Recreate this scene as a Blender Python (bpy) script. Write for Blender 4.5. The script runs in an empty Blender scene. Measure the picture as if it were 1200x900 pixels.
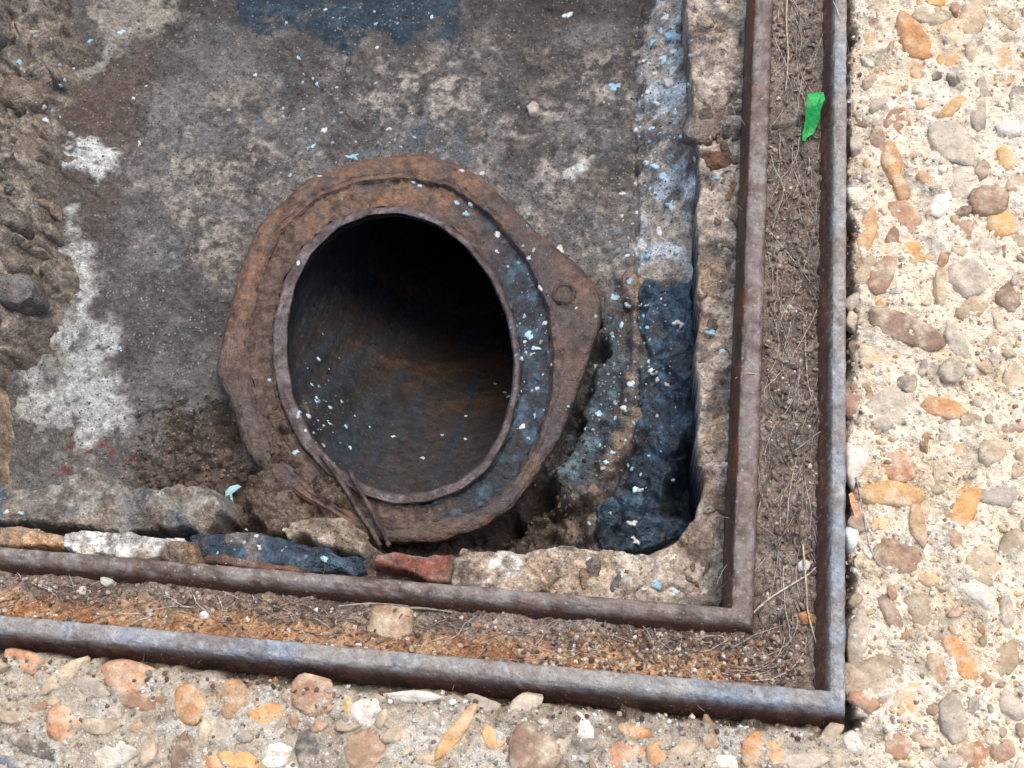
import bpy, math
import numpy as np
from mathutils import Matrix

# ------------------------------------------------------------------ camera, sky, sun, exposure
SC = bpy.context.scene
COL = SC.collection
def _rz(a): c, s = math.cos(a), math.sin(a); return np.array([[c,-s,0],[s,c,0],[0,0,1]])
def _rx(a): c, s = math.cos(a), math.sin(a); return np.array([[1,0,0],[0,c,-s],[0,s,c]])
CAM_H, FPX = 0.64, 1400.0
R = _rz(math.radians(20.3)) @ _rx(math.radians(23.5)) @ _rz(math.radians(-15.35))
cam_data = bpy.data.cameras.new('camera')
cam = bpy.data.objects.new('camera', cam_data); COL.objects.link(cam)
M4 = Matrix([[*R[0],0],[*R[1],0],[*R[2],CAM_H],[0,0,0,1]])
cam.matrix_world = M4
cam_data.sensor_width = 36.0; cam_data.lens = FPX/1200*36.0
cam_data.clip_start = 0.02; cam_data.clip_end = 400
SC.camera = cam

SUN_EL, SUN_AZ = math.radians(70), math.radians(40)      # azimuth clockwise from +Y (towards +X)
world = bpy.data.worlds.new('World'); SC.world = world; world.use_nodes = True
wn = world.node_tree.nodes; bg = wn['Background']
sky = wn.new('ShaderNodeTexSky'); sky.sky_type = 'NISHITA'; sky.sun_disc = False
sky.sun_elevation = SUN_EL; sky.sun_rotation = SUN_AZ; sky.air_density = 1.0; sky.dust_density = 4.0; sky.ozone_density = 1.0
world.node_tree.links.new(sky.outputs[0], bg.inputs[0]); bg.inputs[1].default_value = 0.15
sun_data = bpy.data.lights.new('sun', 'SUN'); sun_data.energy = 1.0; sun_data.angle = math.radians(28); sun_data.color = (1.0,0.95,0.87)
sun = bpy.data.objects.new('sun', sun_data); COL.objects.link(sun)
sd_ = np.array([math.cos(SUN_EL)*math.sin(SUN_AZ), math.cos(SUN_EL)*math.cos(SUN_AZ), math.sin(SUN_EL)])
from mathutils import Vector
sun.rotation_euler = Vector(-sd_).to_track_quat('-Z','Y').to_euler(); sun.location = (1,1,3)
SC.view_settings.view_transform = 'Standard'; SC.view_settings.look = 'None'
SC.view_settings.gamma = 1.0; SC.view_settings.exposure = 0.64
SC.view_settings.use_curve_mapping = False
SC.cycles.max_bounces = 5; SC.cycles.diffuse_bounces = 3

# ------------------------------------------------------------------ helpers
rng = np.random.default_rng(11)
def at(px, py, z=0.0):
    """photograph point -> world point on the level z (numpy, any shape)"""
    px, py, z = np.broadcast_arrays(np.asarray(px,float), np.asarray(py,float), np.asarray(z,float))
    u, v = px-600, 450-py
    d = [R[i,0]*u + R[i,1]*v - R[i,2]*FPX for i in range(3)]
    k = (CAM_H - z)/-d[2]
    return np.stack([d[0]*k, d[1]*k, z], -1)
def P2(poly, z): return at([p[0] for p in poly], [p[1] for p in poly], z)[:, :2]

def hsh(ix, iy, seed):
    h = (ix*374761393 + iy*668265263 + seed*974634353) & 0x7fffffff
    h = ((h ^ (h >> 13)) * 1274126177) & 0x7fffffff
    h = ((h ^ (h >> 15)) * 1911520717) & 0x7fffffff
    return ((h ^ (h >> 14)) & 0xffffff) / float(0xffffff)
def vn(x, y, seed=0):
    x0 = np.floor(x); y0 = np.floor(y); fx = x-x0; fy = y-y0
    ix = x0.astype(np.int64); iy = y0.astype(np.int64)
    fx = fx*fx*fx*(fx*(fx*6-15)+10); fy = fy*fy*fy*(fy*(fy*6-15)+10)
    a = hsh(ix,iy,seed); b = hsh(ix+1,iy,seed); c = hsh(ix,iy+1,seed); d = hsh(ix+1,iy+1,seed)
    return (a+(b-a)*fx)*(1-fy) + (c+(d-c)*fx)*fy
def fbm(x, y, s, o=4, seed=0, g=0.5):
    """s = features per metre; result about -1..1"""
    t = 0; a = 1; w = 0
    ca, sa = math.cos(.6), math.sin(.6)
    X, Y = x*s+seed*7.13, y*s-seed*3.71
    for i in range(o):
        t = t + a*(vn(X, Y, seed*17+i)*2-1); w += a; a *= g
        X, Y = (X*ca-Y*sa)*2.03+5.2, (X*sa+Y*ca)*2.03-1.7
    return t/w*1.5
def worley(x, y, s, seed=0):
    X, Y = x*s, y*s; ix = np.floor(X).astype(np.int64); iy = np.floor(Y).astype(np.int64)
    f1 = np.full(X.shape, 9.0); f2 = np.full(X.shape, 9.0); cid = np.zeros(X.shape)
    for dx in (-1,0,1):
        for dy in (-1,0,1):
            jx, jy = ix+dx, iy+dy
            d = np.hypot(jx+hsh(jx,jy,seed)-X, jy+hsh(jx,jy,seed+91)-Y)
            new = d < f1
            f2 = np.where(new, f1, np.minimum(f2, d)); cid = np.where(new, hsh(jx,jy,seed+7), cid); f1 = np.where(new, d, f1)
    return f1, f2, cid
def sst(a, b, x): t = np.clip((x-a)/(b-a), 0, 1); return t*t*(3-2*t)
def sdf(poly, X, Y):
    """signed distance to a polygon (world 2D), positive inside"""
    n = len(poly); d = np.full(X.shape, 1e9); ins = np.zeros(X.shape, bool)
    for i in range(n):
        ax, ay = poly[i]; bx, by = poly[(i+1) % n]
        ex, ey = bx-ax, by-ay; L = ex*ex+ey*ey+1e-18
        t = np.clip(((X-ax)*ex+(Y-ay)*ey)/L, 0, 1)
        d = np.minimum(d, (X-ax-ex*t)**2+(Y-ay-ey*t)**2)
        c = ((ay > Y) != (by > Y)) & (X < ex*(Y-ay)/(ey if abs(ey) > 1e-12 else 1e-12)+ax)
        ins ^= c
    d = np.sqrt(d); return np.where(ins, d, -d)
def mask(poly, z, X, Y, soft=.004, na=.006, nf=90, seed=0):
    """0..1 blotch with a ragged edge, from an outline traced in the photograph"""
    p = P2(poly, z); m = .03
    out = np.zeros(X.shape)
    s = (X > p[:,0].min()-m) & (X < p[:,0].max()+m) & (Y > p[:,1].min()-m) & (Y < p[:,1].max()+m)
    if s.any():
        x, y = X[s], Y[s]
        out[s] = sst(-soft, soft, sdf(p, x, y) + na*fbm(x, y, nf, 4, seed+3))
    return out
def line_mask(pts, z, X, Y, w=.0015, wob=.002, seed=0):
    p = P2(pts, z); m = .02; out = np.zeros(X.shape)
    s = (X > p[:,0].min()-m) & (X < p[:,0].max()+m) & (Y > p[:,1].min()-m) & (Y < p[:,1].max()+m)
    if s.any():
        x = X[s] + wob*fbm(X[s], Y[s], 120, 3, seed); y = Y[s] + wob*fbm(X[s], Y[s], 120, 3, seed+5)
        d = np.full(x.shape, 1e9)
        for i in range(len(p)-1):
            a, b = p[i], p[i+1]; e = b-a
            t = np.clip(((x-a[0])*e[0]+(y-a[1])*e[1])/(e@e), 0, 1)
            d = np.minimum(d, np.hypot(x-a[0]-e[0]*t, y-a[1]-e[1]*t))
        out[s] = 1-sst(w*.4, w, d)
    return out
def mix(a, b, m):
    a = np.asarray(a, float); b = np.asarray(b, float)
    return a + (b-a)*np.asarray(m)[..., None]
def lin(r, g, b): return tuple(((c/255)/12.92 if c < 10 else ((c/255+.055)/1.055)**2.4) for c in (r,g,b))

# ------------------------------------------------------------------ materials
def make_mat(name, rough=.85, src='attr', var=.35, vs=160, vs2=900, bump=.5, bdist=.0015, speck=0., spk_s=700, spk_col=(.6,.55,.48), dark=0., metal=0., rvar=.1, spec=.4, hue=None, hue_amt=.0, hs=60, gr=1.):
    m = bpy.data.materials.new(name); m.use_nodes = True
    nt = m.node_tree; N = nt.nodes; L = nt.links; bs = N['Principled BSDF']
    geo = N.new('ShaderNodeNewGeometry'); pos = geo.outputs['Position']
    if src == 'attr':
        a = N.new('ShaderNodeAttribute'); a.attribute_name = 'Col'; c = a.outputs['Color']
    elif src == 'obj':
        a = N.new('ShaderNodeObjectInfo'); c = a.outputs['Color']
    else:
        a = N.new('ShaderNodeRGB'); a.outputs[0].default_value = (*src, 1); c = a.outputs[0]
    def noise(s, det=4, r=.6):
        n = N.new('ShaderNodeTexNoise'); n.inputs['Scale'].default_value = s; n.inputs['Detail'].default_value = det
        n.inputs['Roughness'].default_value = r; L.new(pos, n.inputs['Vector']); return n.outputs['Fac']
    def ramp(v, a0, a1, b0=0., b1=1.):
        r = N.new('ShaderNodeMapRange'); L.new(v, r.inputs[0])
        for i, q in zip((1,2,3,4), (a0,a1,b0,b1)): r.inputs[i].default_value = q
        return r.outputs[0]
    def mixc(f, A, B, mode='MIX'):
        x = N.new('ShaderNodeMix'); x.data_type = 'RGBA'; x.blend_type = mode
        if isinstance(f, float): x.inputs[0].default_value = f
        else: L.new(f, x.inputs[0])
        for k, q in ((6,A),(7,B)):
            if isinstance(q, tuple): x.inputs[k].default_value = (*q, 1)
            else: L.new(q, x.inputs[k])
        return x.outputs[2]
    def gray(v):
        q = N.new('ShaderNodeCombineColor')
        for i in range(3): L.new(v, q.inputs[i])
        return q.outputs[0]
    def voro(sc):
        v = N.new('ShaderNodeTexVoronoi'); v.inputs['Scale'].default_value = sc; L.new(pos, v.inputs['Vector'])
        sp = N.new('ShaderNodeSeparateColor'); L.new(v.outputs['Color'], sp.inputs[0])
        return v.outputs['Distance'], sp.outputs[0], sp.outputs[1]
    def math_(op, a, b):
        q = N.new('ShaderNodeMath'); q.operation = op
        for k, x in ((0,a),(1,b)):
            if isinstance(x, (int,float)): q.inputs[k].default_value = x
            else: L.new(x, q.inputs[k])
        return q.outputs[0]
    n1 = noise(vs, 5, .65); vd, vr, vg = voro(vs2); wd, wr, wg = voro(vs2*.42)
    if hue is not None:
        c = mixc(ramp(noise(hs, 5, .6), .45, .7, 0., hue_amt), c, hue)
    c = mixc(1.0, c, gray(ramp(n1, .34, .66, 1-var, 1+var)), 'MULTIPLY')
    c = mixc(1.0, c, gray(ramp(vr, 0., 1., 1-var*.75*gr, 1+var*.75*gr)), 'MULTIPLY')
    c = mixc(1.0, c, gray(ramp(wr, 0., 1., 1-var*.45*gr, 1+var*.45*gr)), 'MULTIPLY')
    if speck > 0 or dark > 0:
        sd, sr, sg = voro(spk_s); patch = ramp(noise(vs*.35, 3, .6), .38, .62)
        if speck > 0: c = mixc(math_('MULTIPLY', math_('MULTIPLY', ramp(sr, .80, .82), ramp(sd, .30, .45, speck*1.6, 0.)), patch), c, spk_col)
        if dark > 0: c = mixc(math_('MULTIPLY', ramp(sg, .82, .84), ramp(sd, .25, .42, dark*1.3, 0.)), c, (.02,.017,.015))
    L.new(c, bs.inputs['Base Color'])
    L.new(ramp(n1, .3, .7, rough-rvar, min(1, rough+rvar)), bs.inputs['Roughness'])
    bs.inputs['Metallic'].default_value = metal
    bs.inputs['Specular IOR Level'].default_value = spec
    if bump > 0:
        hgt = math_('ADD', n1, math_('MULTIPLY', math_('SUBTRACT', vr, vd), .30*gr))
        b = N.new('ShaderNodeBump'); b.inputs['Strength'].default_value = bump; b.inputs['Distance'].default_value = bdist
        L.new(hgt, b.inputs['Height']); L.new(b.outputs[0], bs.inputs['Normal'])
    return m

# ------------------------------------------------------------------ object helpers
def put(o, parent=None, label=None, cat=None, group=None, kind=None):
    COL.objects.link(o)
    if parent is not None: o.parent = parent
    if label: o['label'] = label
    if cat: o['category'] = cat
    if group: o['group'] = group
    if kind: o['kind'] = kind
    return o
def empty(name, loc, label, cat, group=None):
    o = bpy.data.objects.new(name, None); o.location = loc; o.empty_display_size = .02
    return put(o, None, label, cat, group)
def mesh_np(name, V, F, mat, cols=None, smooth=True, quads=True):
    me = bpy.data.meshes.new(name); V = np.asarray(V, np.float32)
    F = np.asarray(F, np.int32); k = F.shape[1]
    me.vertices.add(len(V)); me.vertices.foreach_set('co', V.ravel())
    me.loops.add(F.size); me.loops.foreach_set('vertex_index', F.ravel())
    me.polygons.add(len(F)); me.polygons.foreach_set('loop_start', np.arange(len(F), dtype=np.int32)*k)
    me.polygons.foreach_set('use_smooth', np.full(len(F), smooth))
    me.update(calc_edges=True)
    if cols is not None:
        ca = me.color_attributes.new('Col', 'FLOAT_COLOR', 'POINT')
        c4 = np.ones((len(V),4), np.float32); c4[:, :3] = np.clip(cols, 0, 1)
        ca.data.foreach_set('color', c4.ravel())
    me.materials.append(mat); return me
def rel(o, parent):
    """child built in world coordinates: keep it there under a parent that stands elsewhere"""
    o.matrix_parent_inverse = Matrix.Translation(parent.location).inverted()
def add(name, V, F, mat, cols=None, parent=None, smooth=True, **kw):
    o = bpy.data.objects.new(name, mesh_np(name, V, F, mat, cols, smooth)); put(o, parent, **kw)
    if parent is not None: rel(o, parent)
    return o
def grid_faces(keep):
    """quads of a grid where all four vertices are kept; returns faces over compacted indices and the vertex mask"""
    k = keep[:-1,:-1] & keep[1:,:-1] & keep[1:,1:] & keep[:-1,1:]
    ny, nx = keep.shape; idx = np.arange(ny*nx).reshape(ny, nx)
    F = np.stack([idx[:-1,:-1][k], idx[:-1,1:][k], idx[1:,1:][k], idx[1:,:-1][k]], -1)
    used = np.zeros(ny*nx, bool); used[F.ravel()] = True
    new = np.cumsum(used)-1
    return new[F], used
def relief(name, poly, zt, zb, mat, colf, res=.0011, edge=.004, na=.004, nf=80, rough=None, seed=0, parent=None, pz=None, **kw):
    """a lump of mortar, stone, tar or dirt: outline traced at level pz, top zt(x,y), flanks down to zb"""
    p = poly if isinstance(poly, np.ndarray) else P2(poly, pz if pz is not None else (zt if not callable(zt) else -.1))
    m = na+edge+.003
    xs = np.arange(p[:,0].min()-m, p[:,0].max()+m, res); ys = np.arange(p[:,1].min()-m, p[:,1].max()+m, res)
    X, Y = np.meshgrid(xs, ys)
    s = sdf(p, X, Y) + na*fbm(X, Y, nf, 4, seed+1)
    k = sst(-edge, edge*.35, s)
    top = zt(X, Y) if callable(zt) else np.full(X.shape, zt)
    if rough is not None: top = top + rough(X, Y, s)
    bot = zb(X, Y) if callable(zb) else zb
    Z = bot + (top-bot)*k
    F, used = grid_faces(s > -edge*1.3)
    V = np.stack([X, Y, Z], -1).reshape(-1,3)[used]
    C = colf(X, Y, s, Z); C = np.broadcast_to(C, X.shape+(3,)).reshape(-1,3)[used]
    return add(name, V, F, mat, C, parent, **kw)
def tube(pts, r, n=5, jit=0.):
    """verts, quad faces of a thin tapered strand"""
    pts = np.asarray(pts, float); k = len(pts); T = np.gradient(pts, axis=0); T /= np.linalg.norm(T, axis=1)[:,None]+1e-12
    up = np.array([0,0,1.]); A = np.cross(T, up); A /= np.linalg.norm(A, axis=1)[:,None]+1e-9; B = np.cross(T, A)
    rr = r*np.ones(k) if np.isscalar(r) else np.asarray(r)
    th = np.arange(n)/n*2*np.pi
    V = (pts[:,None,:] + rr[:,None,None]*(A[:,None,:]*np.cos(th)[None,:,None] + B[:,None,:]*np.sin(th)[None,:,None])).reshape(-1,3)
    i = np.arange(k-1)[:,None]*n; j = np.arange(n)[None,:]; j2 = (j+1) % n
    F = np.stack([i+j, i+j2, i+n+j2, i+n+j], -1).reshape(-1,4)
    return V, F
def smooth_path(pts, n):
    pts = np.asarray(pts, float); t = np.linspace(0, len(pts)-1, n); i = np.clip(np.floor(t).astype(int), 0, len(pts)-2); f = (t-i)[:,None]
    p0 = pts[np.clip(i-1,0,None)]; p1 = pts[i]; p2 = pts[i+1]; p3 = pts[np.clip(i+2,None,len(pts)-1)]
    return .5*((2*p1)+(-p0+p2)*f+(2*p0-5*p1+4*p2-p3)*f**2+(-p0+3*p1-3*p2+p3)*f**3)
class Bag:
    def __init__(s): s.V=[]; s.F=[]; s.C=[]; s.n=0
    def put(s, V, F, c):
        s.V.append(V); s.F.append(np.asarray(F)+s.n); s.C.append(np.broadcast_to(np.asarray(c,float), V.shape)); s.n += len(V)
    def build(s, name, mat, smooth=True, parent=None, **kw):
        return add(name, np.concatenate(s.V), np.concatenate(s.F), mat, np.concatenate(s.C), parent, smooth, **kw)
# octahedron-like grain as quads (degenerate-free: a 6-sided lozenge of 3 rings)
def grain(c, r, flat=.7, n=5):
    th = np.arange(n)/n*2*np.pi + rng.random()*6
    rr = r*(.7+.6*rng.random(n))
    a = rng.random()*6; ca, sa = math.cos(a), math.sin(a); st = .65+.35*rng.random()
    x, y = rr*np.cos(th), rr*np.sin(th)*st; x, y = x*ca-y*sa, x*sa+y*ca
    lo = np.stack([x*.7, y*.7, np.full(n, -r*flat*.6)], -1); mi = np.stack([x, y, r*flat*.25*rng.standard_normal(n)], -1); hi = np.stack([x*.5, y*.5, np.full(n, r*flat*.8)+.2*r*rng.standard_normal(n)], -1)
    tp = np.stack([x*.02, y*.02, np.full(n, r*flat*.95)], -1)
    V = np.concatenate([lo,mi,hi,tp])+c
    i = np.arange(n); j = (i+1) % n
    F = np.concatenate([np.stack([i+k*n, j+k*n, j+(k+1)*n, i+(k+1)*n], -1) for k in range(3)])
    return V, F

# ------------------------------------------------------------------ materials used
M_PAVE  = make_mat('exposed_aggregate_mortar', .92, var=.20, vs=200, vs2=950, bump=.9, bdist=.0022, speck=.45, spk_s=600, spk_col=lin(226,214,192), dark=.25, spec=.2)
M_STONE = make_mat('river_stone', .75, src='obj', var=.24, vs=120, vs2=700, gr=.5, bump=.8, bdist=.002, speck=.25, spk_s=500, spk_col=lin(214,200,176), dark=.22, hue=lin(206,190,164), hue_amt=.95, hs=85, spec=.25)
M_FLOOR = make_mat('grimy_mortar', .75, var=.34, vs=170, vs2=900, bump=1.0, bdist=.0026, speck=.42, spk_s=480, spk_col=lin(176,168,158), dark=.6, spec=.4)
M_ROUGH = make_mat('broken_concrete', .9, var=.38, vs=150, vs2=800, bump=.9, bdist=.0018, speck=.3, spk_s=520, spk_col=lin(190,176,156), dark=.45, spec=.25)
M_TAR   = make_mat('bitumen', .5, var=.45, vs=210, vs2=700, bump=.9, bdist=.0026, speck=.0, rvar=.18, spec=.5)
M_RUST  = make_mat('rusted_iron', .62, var=.32, vs=200, vs2=800, gr=.8, bump=.9, bdist=.0022, speck=.2, spk_s=520, spk_col=lin(150,134,124), dark=.4, spec=.4)
M_RAIL  = make_mat('weathered_frame_iron', .55, var=.24, vs=200, vs2=800, gr=.7, bump=.8, bdist=.0014, speck=.3, spk_s=500, spk_col=lin(190,180,172), dark=.25, spec=.4)
M_DIRT  = make_mat('soil', .95, var=.38, vs=320, vs2=1100, bump=1.0, bdist=.002, speck=.4, spk_s=700, spk_col=lin(180,164,146), dark=.35, spec=.15)
M_GRIT  = make_mat('grit_grains', .8, var=.2, vs=400, vs2=1500, bump=.2, spec=.3)
M_FIBRE = make_mat('dry_fibre', .8, var=.3, vs=300, vs2=1200, bump=0, spec=.2)
M_PAINT = make_mat('dried_splash', .55, var=.15, vs=300, vs2=1200, bump=.2, spec=.4)
M_BORE  = make_mat('bore_iron', .6, var=.28, vs=120, vs2=600, gr=.7, bump=.6, bdist=.0018, speck=.25, spk_s=420, spk_col=lin(104,108,110), dark=.2, spec=.35)
M_BRICK = make_mat('red_brick', .9, var=.3, vs=200, vs2=900, bump=.7, speck=.15, dark=.3, spec=.2)

M_RSTONE = make_mat('rubble_stone', .88, src='obj', var=.30, vs=130, vs2=600, bump=1.0, bdist=.003, speck=.22, spk_s=420, spk_col=lin(176,154,126), dark=.45, hue=lin(112,98,86), hue_amt=.8, hs=70, spec=.2)
ZP = -0.006          # level of the pavement
XR, YB = 0.0936, 0.0917   # outer top edge of the frame (right, bottom)
XL, YT = -0.640, 0.770

# ------------------------------------------------------------------ ground: exposed aggregate paving, one sheet to the horizon with the opening cut out
def spaced(lo, hi, d0, d1, res):
    mid = np.arange(d0, d1, res); out = []
    g = res
    a = [d0]
    while a[-1] > lo: g *= 1.35; a.append(a[-1]-g)
    b = [mid[-1]]; g = res
    while b[-1] < hi: g *= 1.35; b.append(b[-1]+g)
    return np.concatenate([np.array(a[1:][::-1]), mid, np.array(b[1:])])
xs = spaced(-60, 60, -.43, .235, .0010); ys = spaced(-60, 60, -.01, .60, .0010)
X, Y = np.meshgrid(xs, ys)
def frame_dist(X, Y, m=0.0):
    dx = np.maximum(XL-m-X, X-XR-m); dy = np.maximum(YB-m-Y, Y-YT-m)
    return np.where((dx > 0) & (dy > 0), np.hypot(np.maximum(dx,0), np.maximum(dy,0)), np.maximum(dx, dy))
D = frame_dist(X, Y)
near = np.exp(-np.maximum(np.abs(X+.1)-.5, 0)*3)*np.exp(-np.maximum(np.abs(Y-.3)-.6, 0)*3)
gap = .0005 + .004*fbm(X, Y, 70, 4, 2) + np.where(Y < YB, .006, 0.0)
Z = ZP + .0016*fbm(X, Y, 38, 3, 1) + .0016*fbm(X, Y, 130, 4, 3) + .0009*fbm(X, Y, 380, 3, 4)
f1, f2, cid = worley(X, Y, 170, 5)
Z += -.0022*sst(.62, .9, cid)*(1-sst(.1, .5, f1))                 # little pits
Z -= .0022*sst(.25, .8, fbm(X, Y, 85, 3, 44))
Z = Z - .020*(1-sst(-.002, .006, D-gap))
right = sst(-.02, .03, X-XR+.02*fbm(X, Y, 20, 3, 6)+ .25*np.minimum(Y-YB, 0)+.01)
C = mix(lin(184,172,153), lin(233,218,193), right)  # greyer mortar along the bottom, with its dimmer light also painted in
C = mix(C, lin(206,182,144), .55*right*sst(.15, .7, fbm(X, Y, 26, 4, 8)))
C = mix(C, lin(232,222,204), .6*right*sst(.1, .6, fbm(X, Y, 33, 4, 9)))
C = mix(C, lin(150,144,130), .5*sst(.25, .8, fbm(X, Y, 60, 4, 10)))
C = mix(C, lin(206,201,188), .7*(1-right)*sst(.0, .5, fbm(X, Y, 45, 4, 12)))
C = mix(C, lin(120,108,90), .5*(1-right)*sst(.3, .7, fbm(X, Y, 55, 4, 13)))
C = mix(C, lin(70,58,48), .9*(1-sst(-.001, .007, D-gap-.002*fbm(X, Y, 200, 3, 14))))
F, used = grid_faces((D > -.004))
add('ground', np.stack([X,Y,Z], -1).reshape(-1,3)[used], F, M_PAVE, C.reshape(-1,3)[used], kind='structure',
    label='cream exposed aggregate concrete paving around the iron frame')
GROUND = bpy.data.objects['ground']
gx, gy, gz = xs, ys, Z
def samp(xs, ys, Zg, x, y):
    x = np.asarray(x, float); y = np.asarray(y, float)
    i = np.clip(np.searchsorted(xs, x)-1, 0, len(xs)-2); j = np.clip(np.searchsorted(ys, y)-1, 0, len(ys)-2)
    fx = np.clip((x-xs[i])/(xs[i+1]-xs[i]), 0, 1); fy = np.clip((y-ys[j])/(ys[j+1]-ys[j]), 0, 1)
    return (Zg[j,i]*(1-fx)+Zg[j,i+1]*fx)*(1-fy) + (Zg[j+1,i]*(1-fx)+Zg[j+1,i+1]*fx)*fy

# stones of the paving, traced: centre, length, width, angle, kind
TONES = {'o': [(214,152,84),(224,170,104),(206,140,80),(198,148,100)], 't': [(188,160,124),(172,150,122),(196,172,136)], 'g': [(174,162,144),(158,148,134),(186,172,152)],
         'b': [(158,120,92),(146,114,94),(172,126,94)], 'w': [(222,216,204),(206,200,186)], 'd': [(92,86,78),(78,76,74)], 'r': [(188,128,88),(196,134,92)], 'u': [(70,92,128)]}
STONES = [(1017,48,26,15,80,'t'),(1020,25,36,18,78,'b'),(1070,43,50,25,-62,'o'),(1072,79,28,12,-75,'o'),(1092,21,42,18,-5,'t'),(1099,33,34,12,5,'o'),(1139,23,32,26,90,'t'),(1174,75,42,27,-75,'o'),(1110,74,28,15,0,'o'),
 (1115,167,56,36,-45,'g'),(1146,135,42,17,88,'g'),(1052,143,32,29,0,'b'),(1045,190,42,19,-80,'o'),(1178,187,27,15,-60,'o'),(1127,216,38,28,80,'g'),(1158,234,42,30,15,'b'),(1173,263,38,24,-30,'o'),(1060,253,40,22,-50,'b'),
 (1072,297,42,22,-5,'o'),(1015,277,56,19,75,'o'),(1103,240,32,22,60,'w'),(1132,268,19,15,90,'b'),(1078,124,12,11,0,'o'),(1150,4,32,14,0,'t'),(1090,3,32,13,0,'o'),(1194,118,34,26,60,'g'),
 (1017,316,36,24,70,'t'),(1034,321,44,24,75,'b'),(1075,303,40,14,0,'o'),(1135,325,46,38,-50,'g'),(1103,334,46,15,88,'t'),(1063,386,86,27,-24,'b'),(1030,414,66,46,-35,'t'),(1120,400,48,19,-65,'g'),(1115,435,28,24,-20,'g'),
 (1062,450,24,18,10,'d'),(1040,480,46,44,70,'g'),(1005,470,40,32,-70,'b'),(1105,479,50,22,-12,'o'),(1083,514,38,10,-88,'b'),(1050,547,44,36,-30,'r'),(1041,579,64,27,-4,'o'),(1105,553,30,22,80,'t'),(1163,530,30,27,45,'t'),  # first entry is a dark hole, its shade put in as a dark stone
 (1128,596,54,32,60,'o'),(1003,540,52,24,85,'w'),(1165,576,56,28,-10,'g'),(1080,603,26,14,70,'t'),(1140,362,32,22,20,'t'),(1180,350,30,22,-60,'b'),(1190,440,34,24,70,'t'),(1150,470,28,18,-30,'g'),(1185,500,30,18,10,'b'),
 (1032,614,20,17,0,'o'),(1051,652,48,38,-15,'b'),(1075,615,46,16,-80,'o'),(1153,665,46,34,-45,'t'),(1083,675,32,15,-30,'o'),(1045,722,50,18,-65,'b'),(1147,695,52,24,-50,'w'),(1180,722,46,15,-80,'g'),(1080,716,46,34,-30,'t'),
 (1125,770,62,23,-65,'o'),(1098,787,42,20,-70,'o'),(1030,795,70,54,-10,'t'),(1064,825,46,40,60,'o'),(1115,840,52,27,-80,'g'),(1140,828,26,15,75,'g'),(1050,876,34,25,-25,'b'),(1088,868,36,15,-20,'b'),(1140,882,42,36,80,'r'),
 (1006,745,60,22,82,'g'),(1175,772,42,30,60,'t'),(1110,893,36,18,0,'g'),(1012,822,36,18,-30,'b'),(1093,832,15,11,0,'b'),(1188,640,36,26,40,'t'),(1185,830,34,24,-40,'g'),(1175,880,30,22,20,'b'),
 (28,775,40,26,-15,'r'),(75,792,56,16,35,'t'),(106,806,46,20,-20,'g'),(153,794,58,36,-8,'r'),(172,823,64,20,-5,'b'),(45,826,24,17,0,'b'),(75,850,44,38,-60,'r'),(223,826,40,30,-75,'o'),(272,818,38,32,85,'o'),(313,840,38,34,-20,'o'),
 (365,814,48,38,-10,'b'),(165,850,34,18,-5,'b'),(118,851,38,16,0,'t'),(240,860,34,13,85,'t'),(262,861,36,20,-60,'g'),(213,882,42,20,80,'b'),(362,882,46,25,88,'d'),(282,892,42,20,-10,'o'),(12,893,40,12,-15,'u'),(42,876,58,18,-25,'d'),(130,885,50,26,15,'w'),(325,885,36,24,20,'w'),
 (407,826,28,12,88,'o'),(430,880,44,40,80,'b'),(466,860,32,20,15,'t'),(533,860,70,17,55,'o'),(577,866,28,18,-60,'o'),(625,880,52,46,-70,'b'),(615,831,42,26,40,'g'),(485,817,62,12,0,'w'),(727,890,52,36,20,'r'),(745,858,36,14,-15,'o'),(770,885,32,22,-70,'o'),
 (431,836,32,28,0,'w'),(448,842,22,12,70,'t'),(500,885,34,24,10,'t'),(565,825,40,16,-20,'g'),(680,850,40,22,-50,'w'),(660,868,30,18,70,'g'),
 (882,880,36,22,75,'o'),(905,886,38,22,70,'o'),(832,862,40,16,-80,'b'),(970,866,44,18,50,'t'),(940,892,52,18,5,'g'),(800,880,34,20,30,'t'),(850,895,30,18,-10,'w'),(1000,872,30,20,-60,'w'),(985,890,30,22,30,'g')]
occ = []
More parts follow.
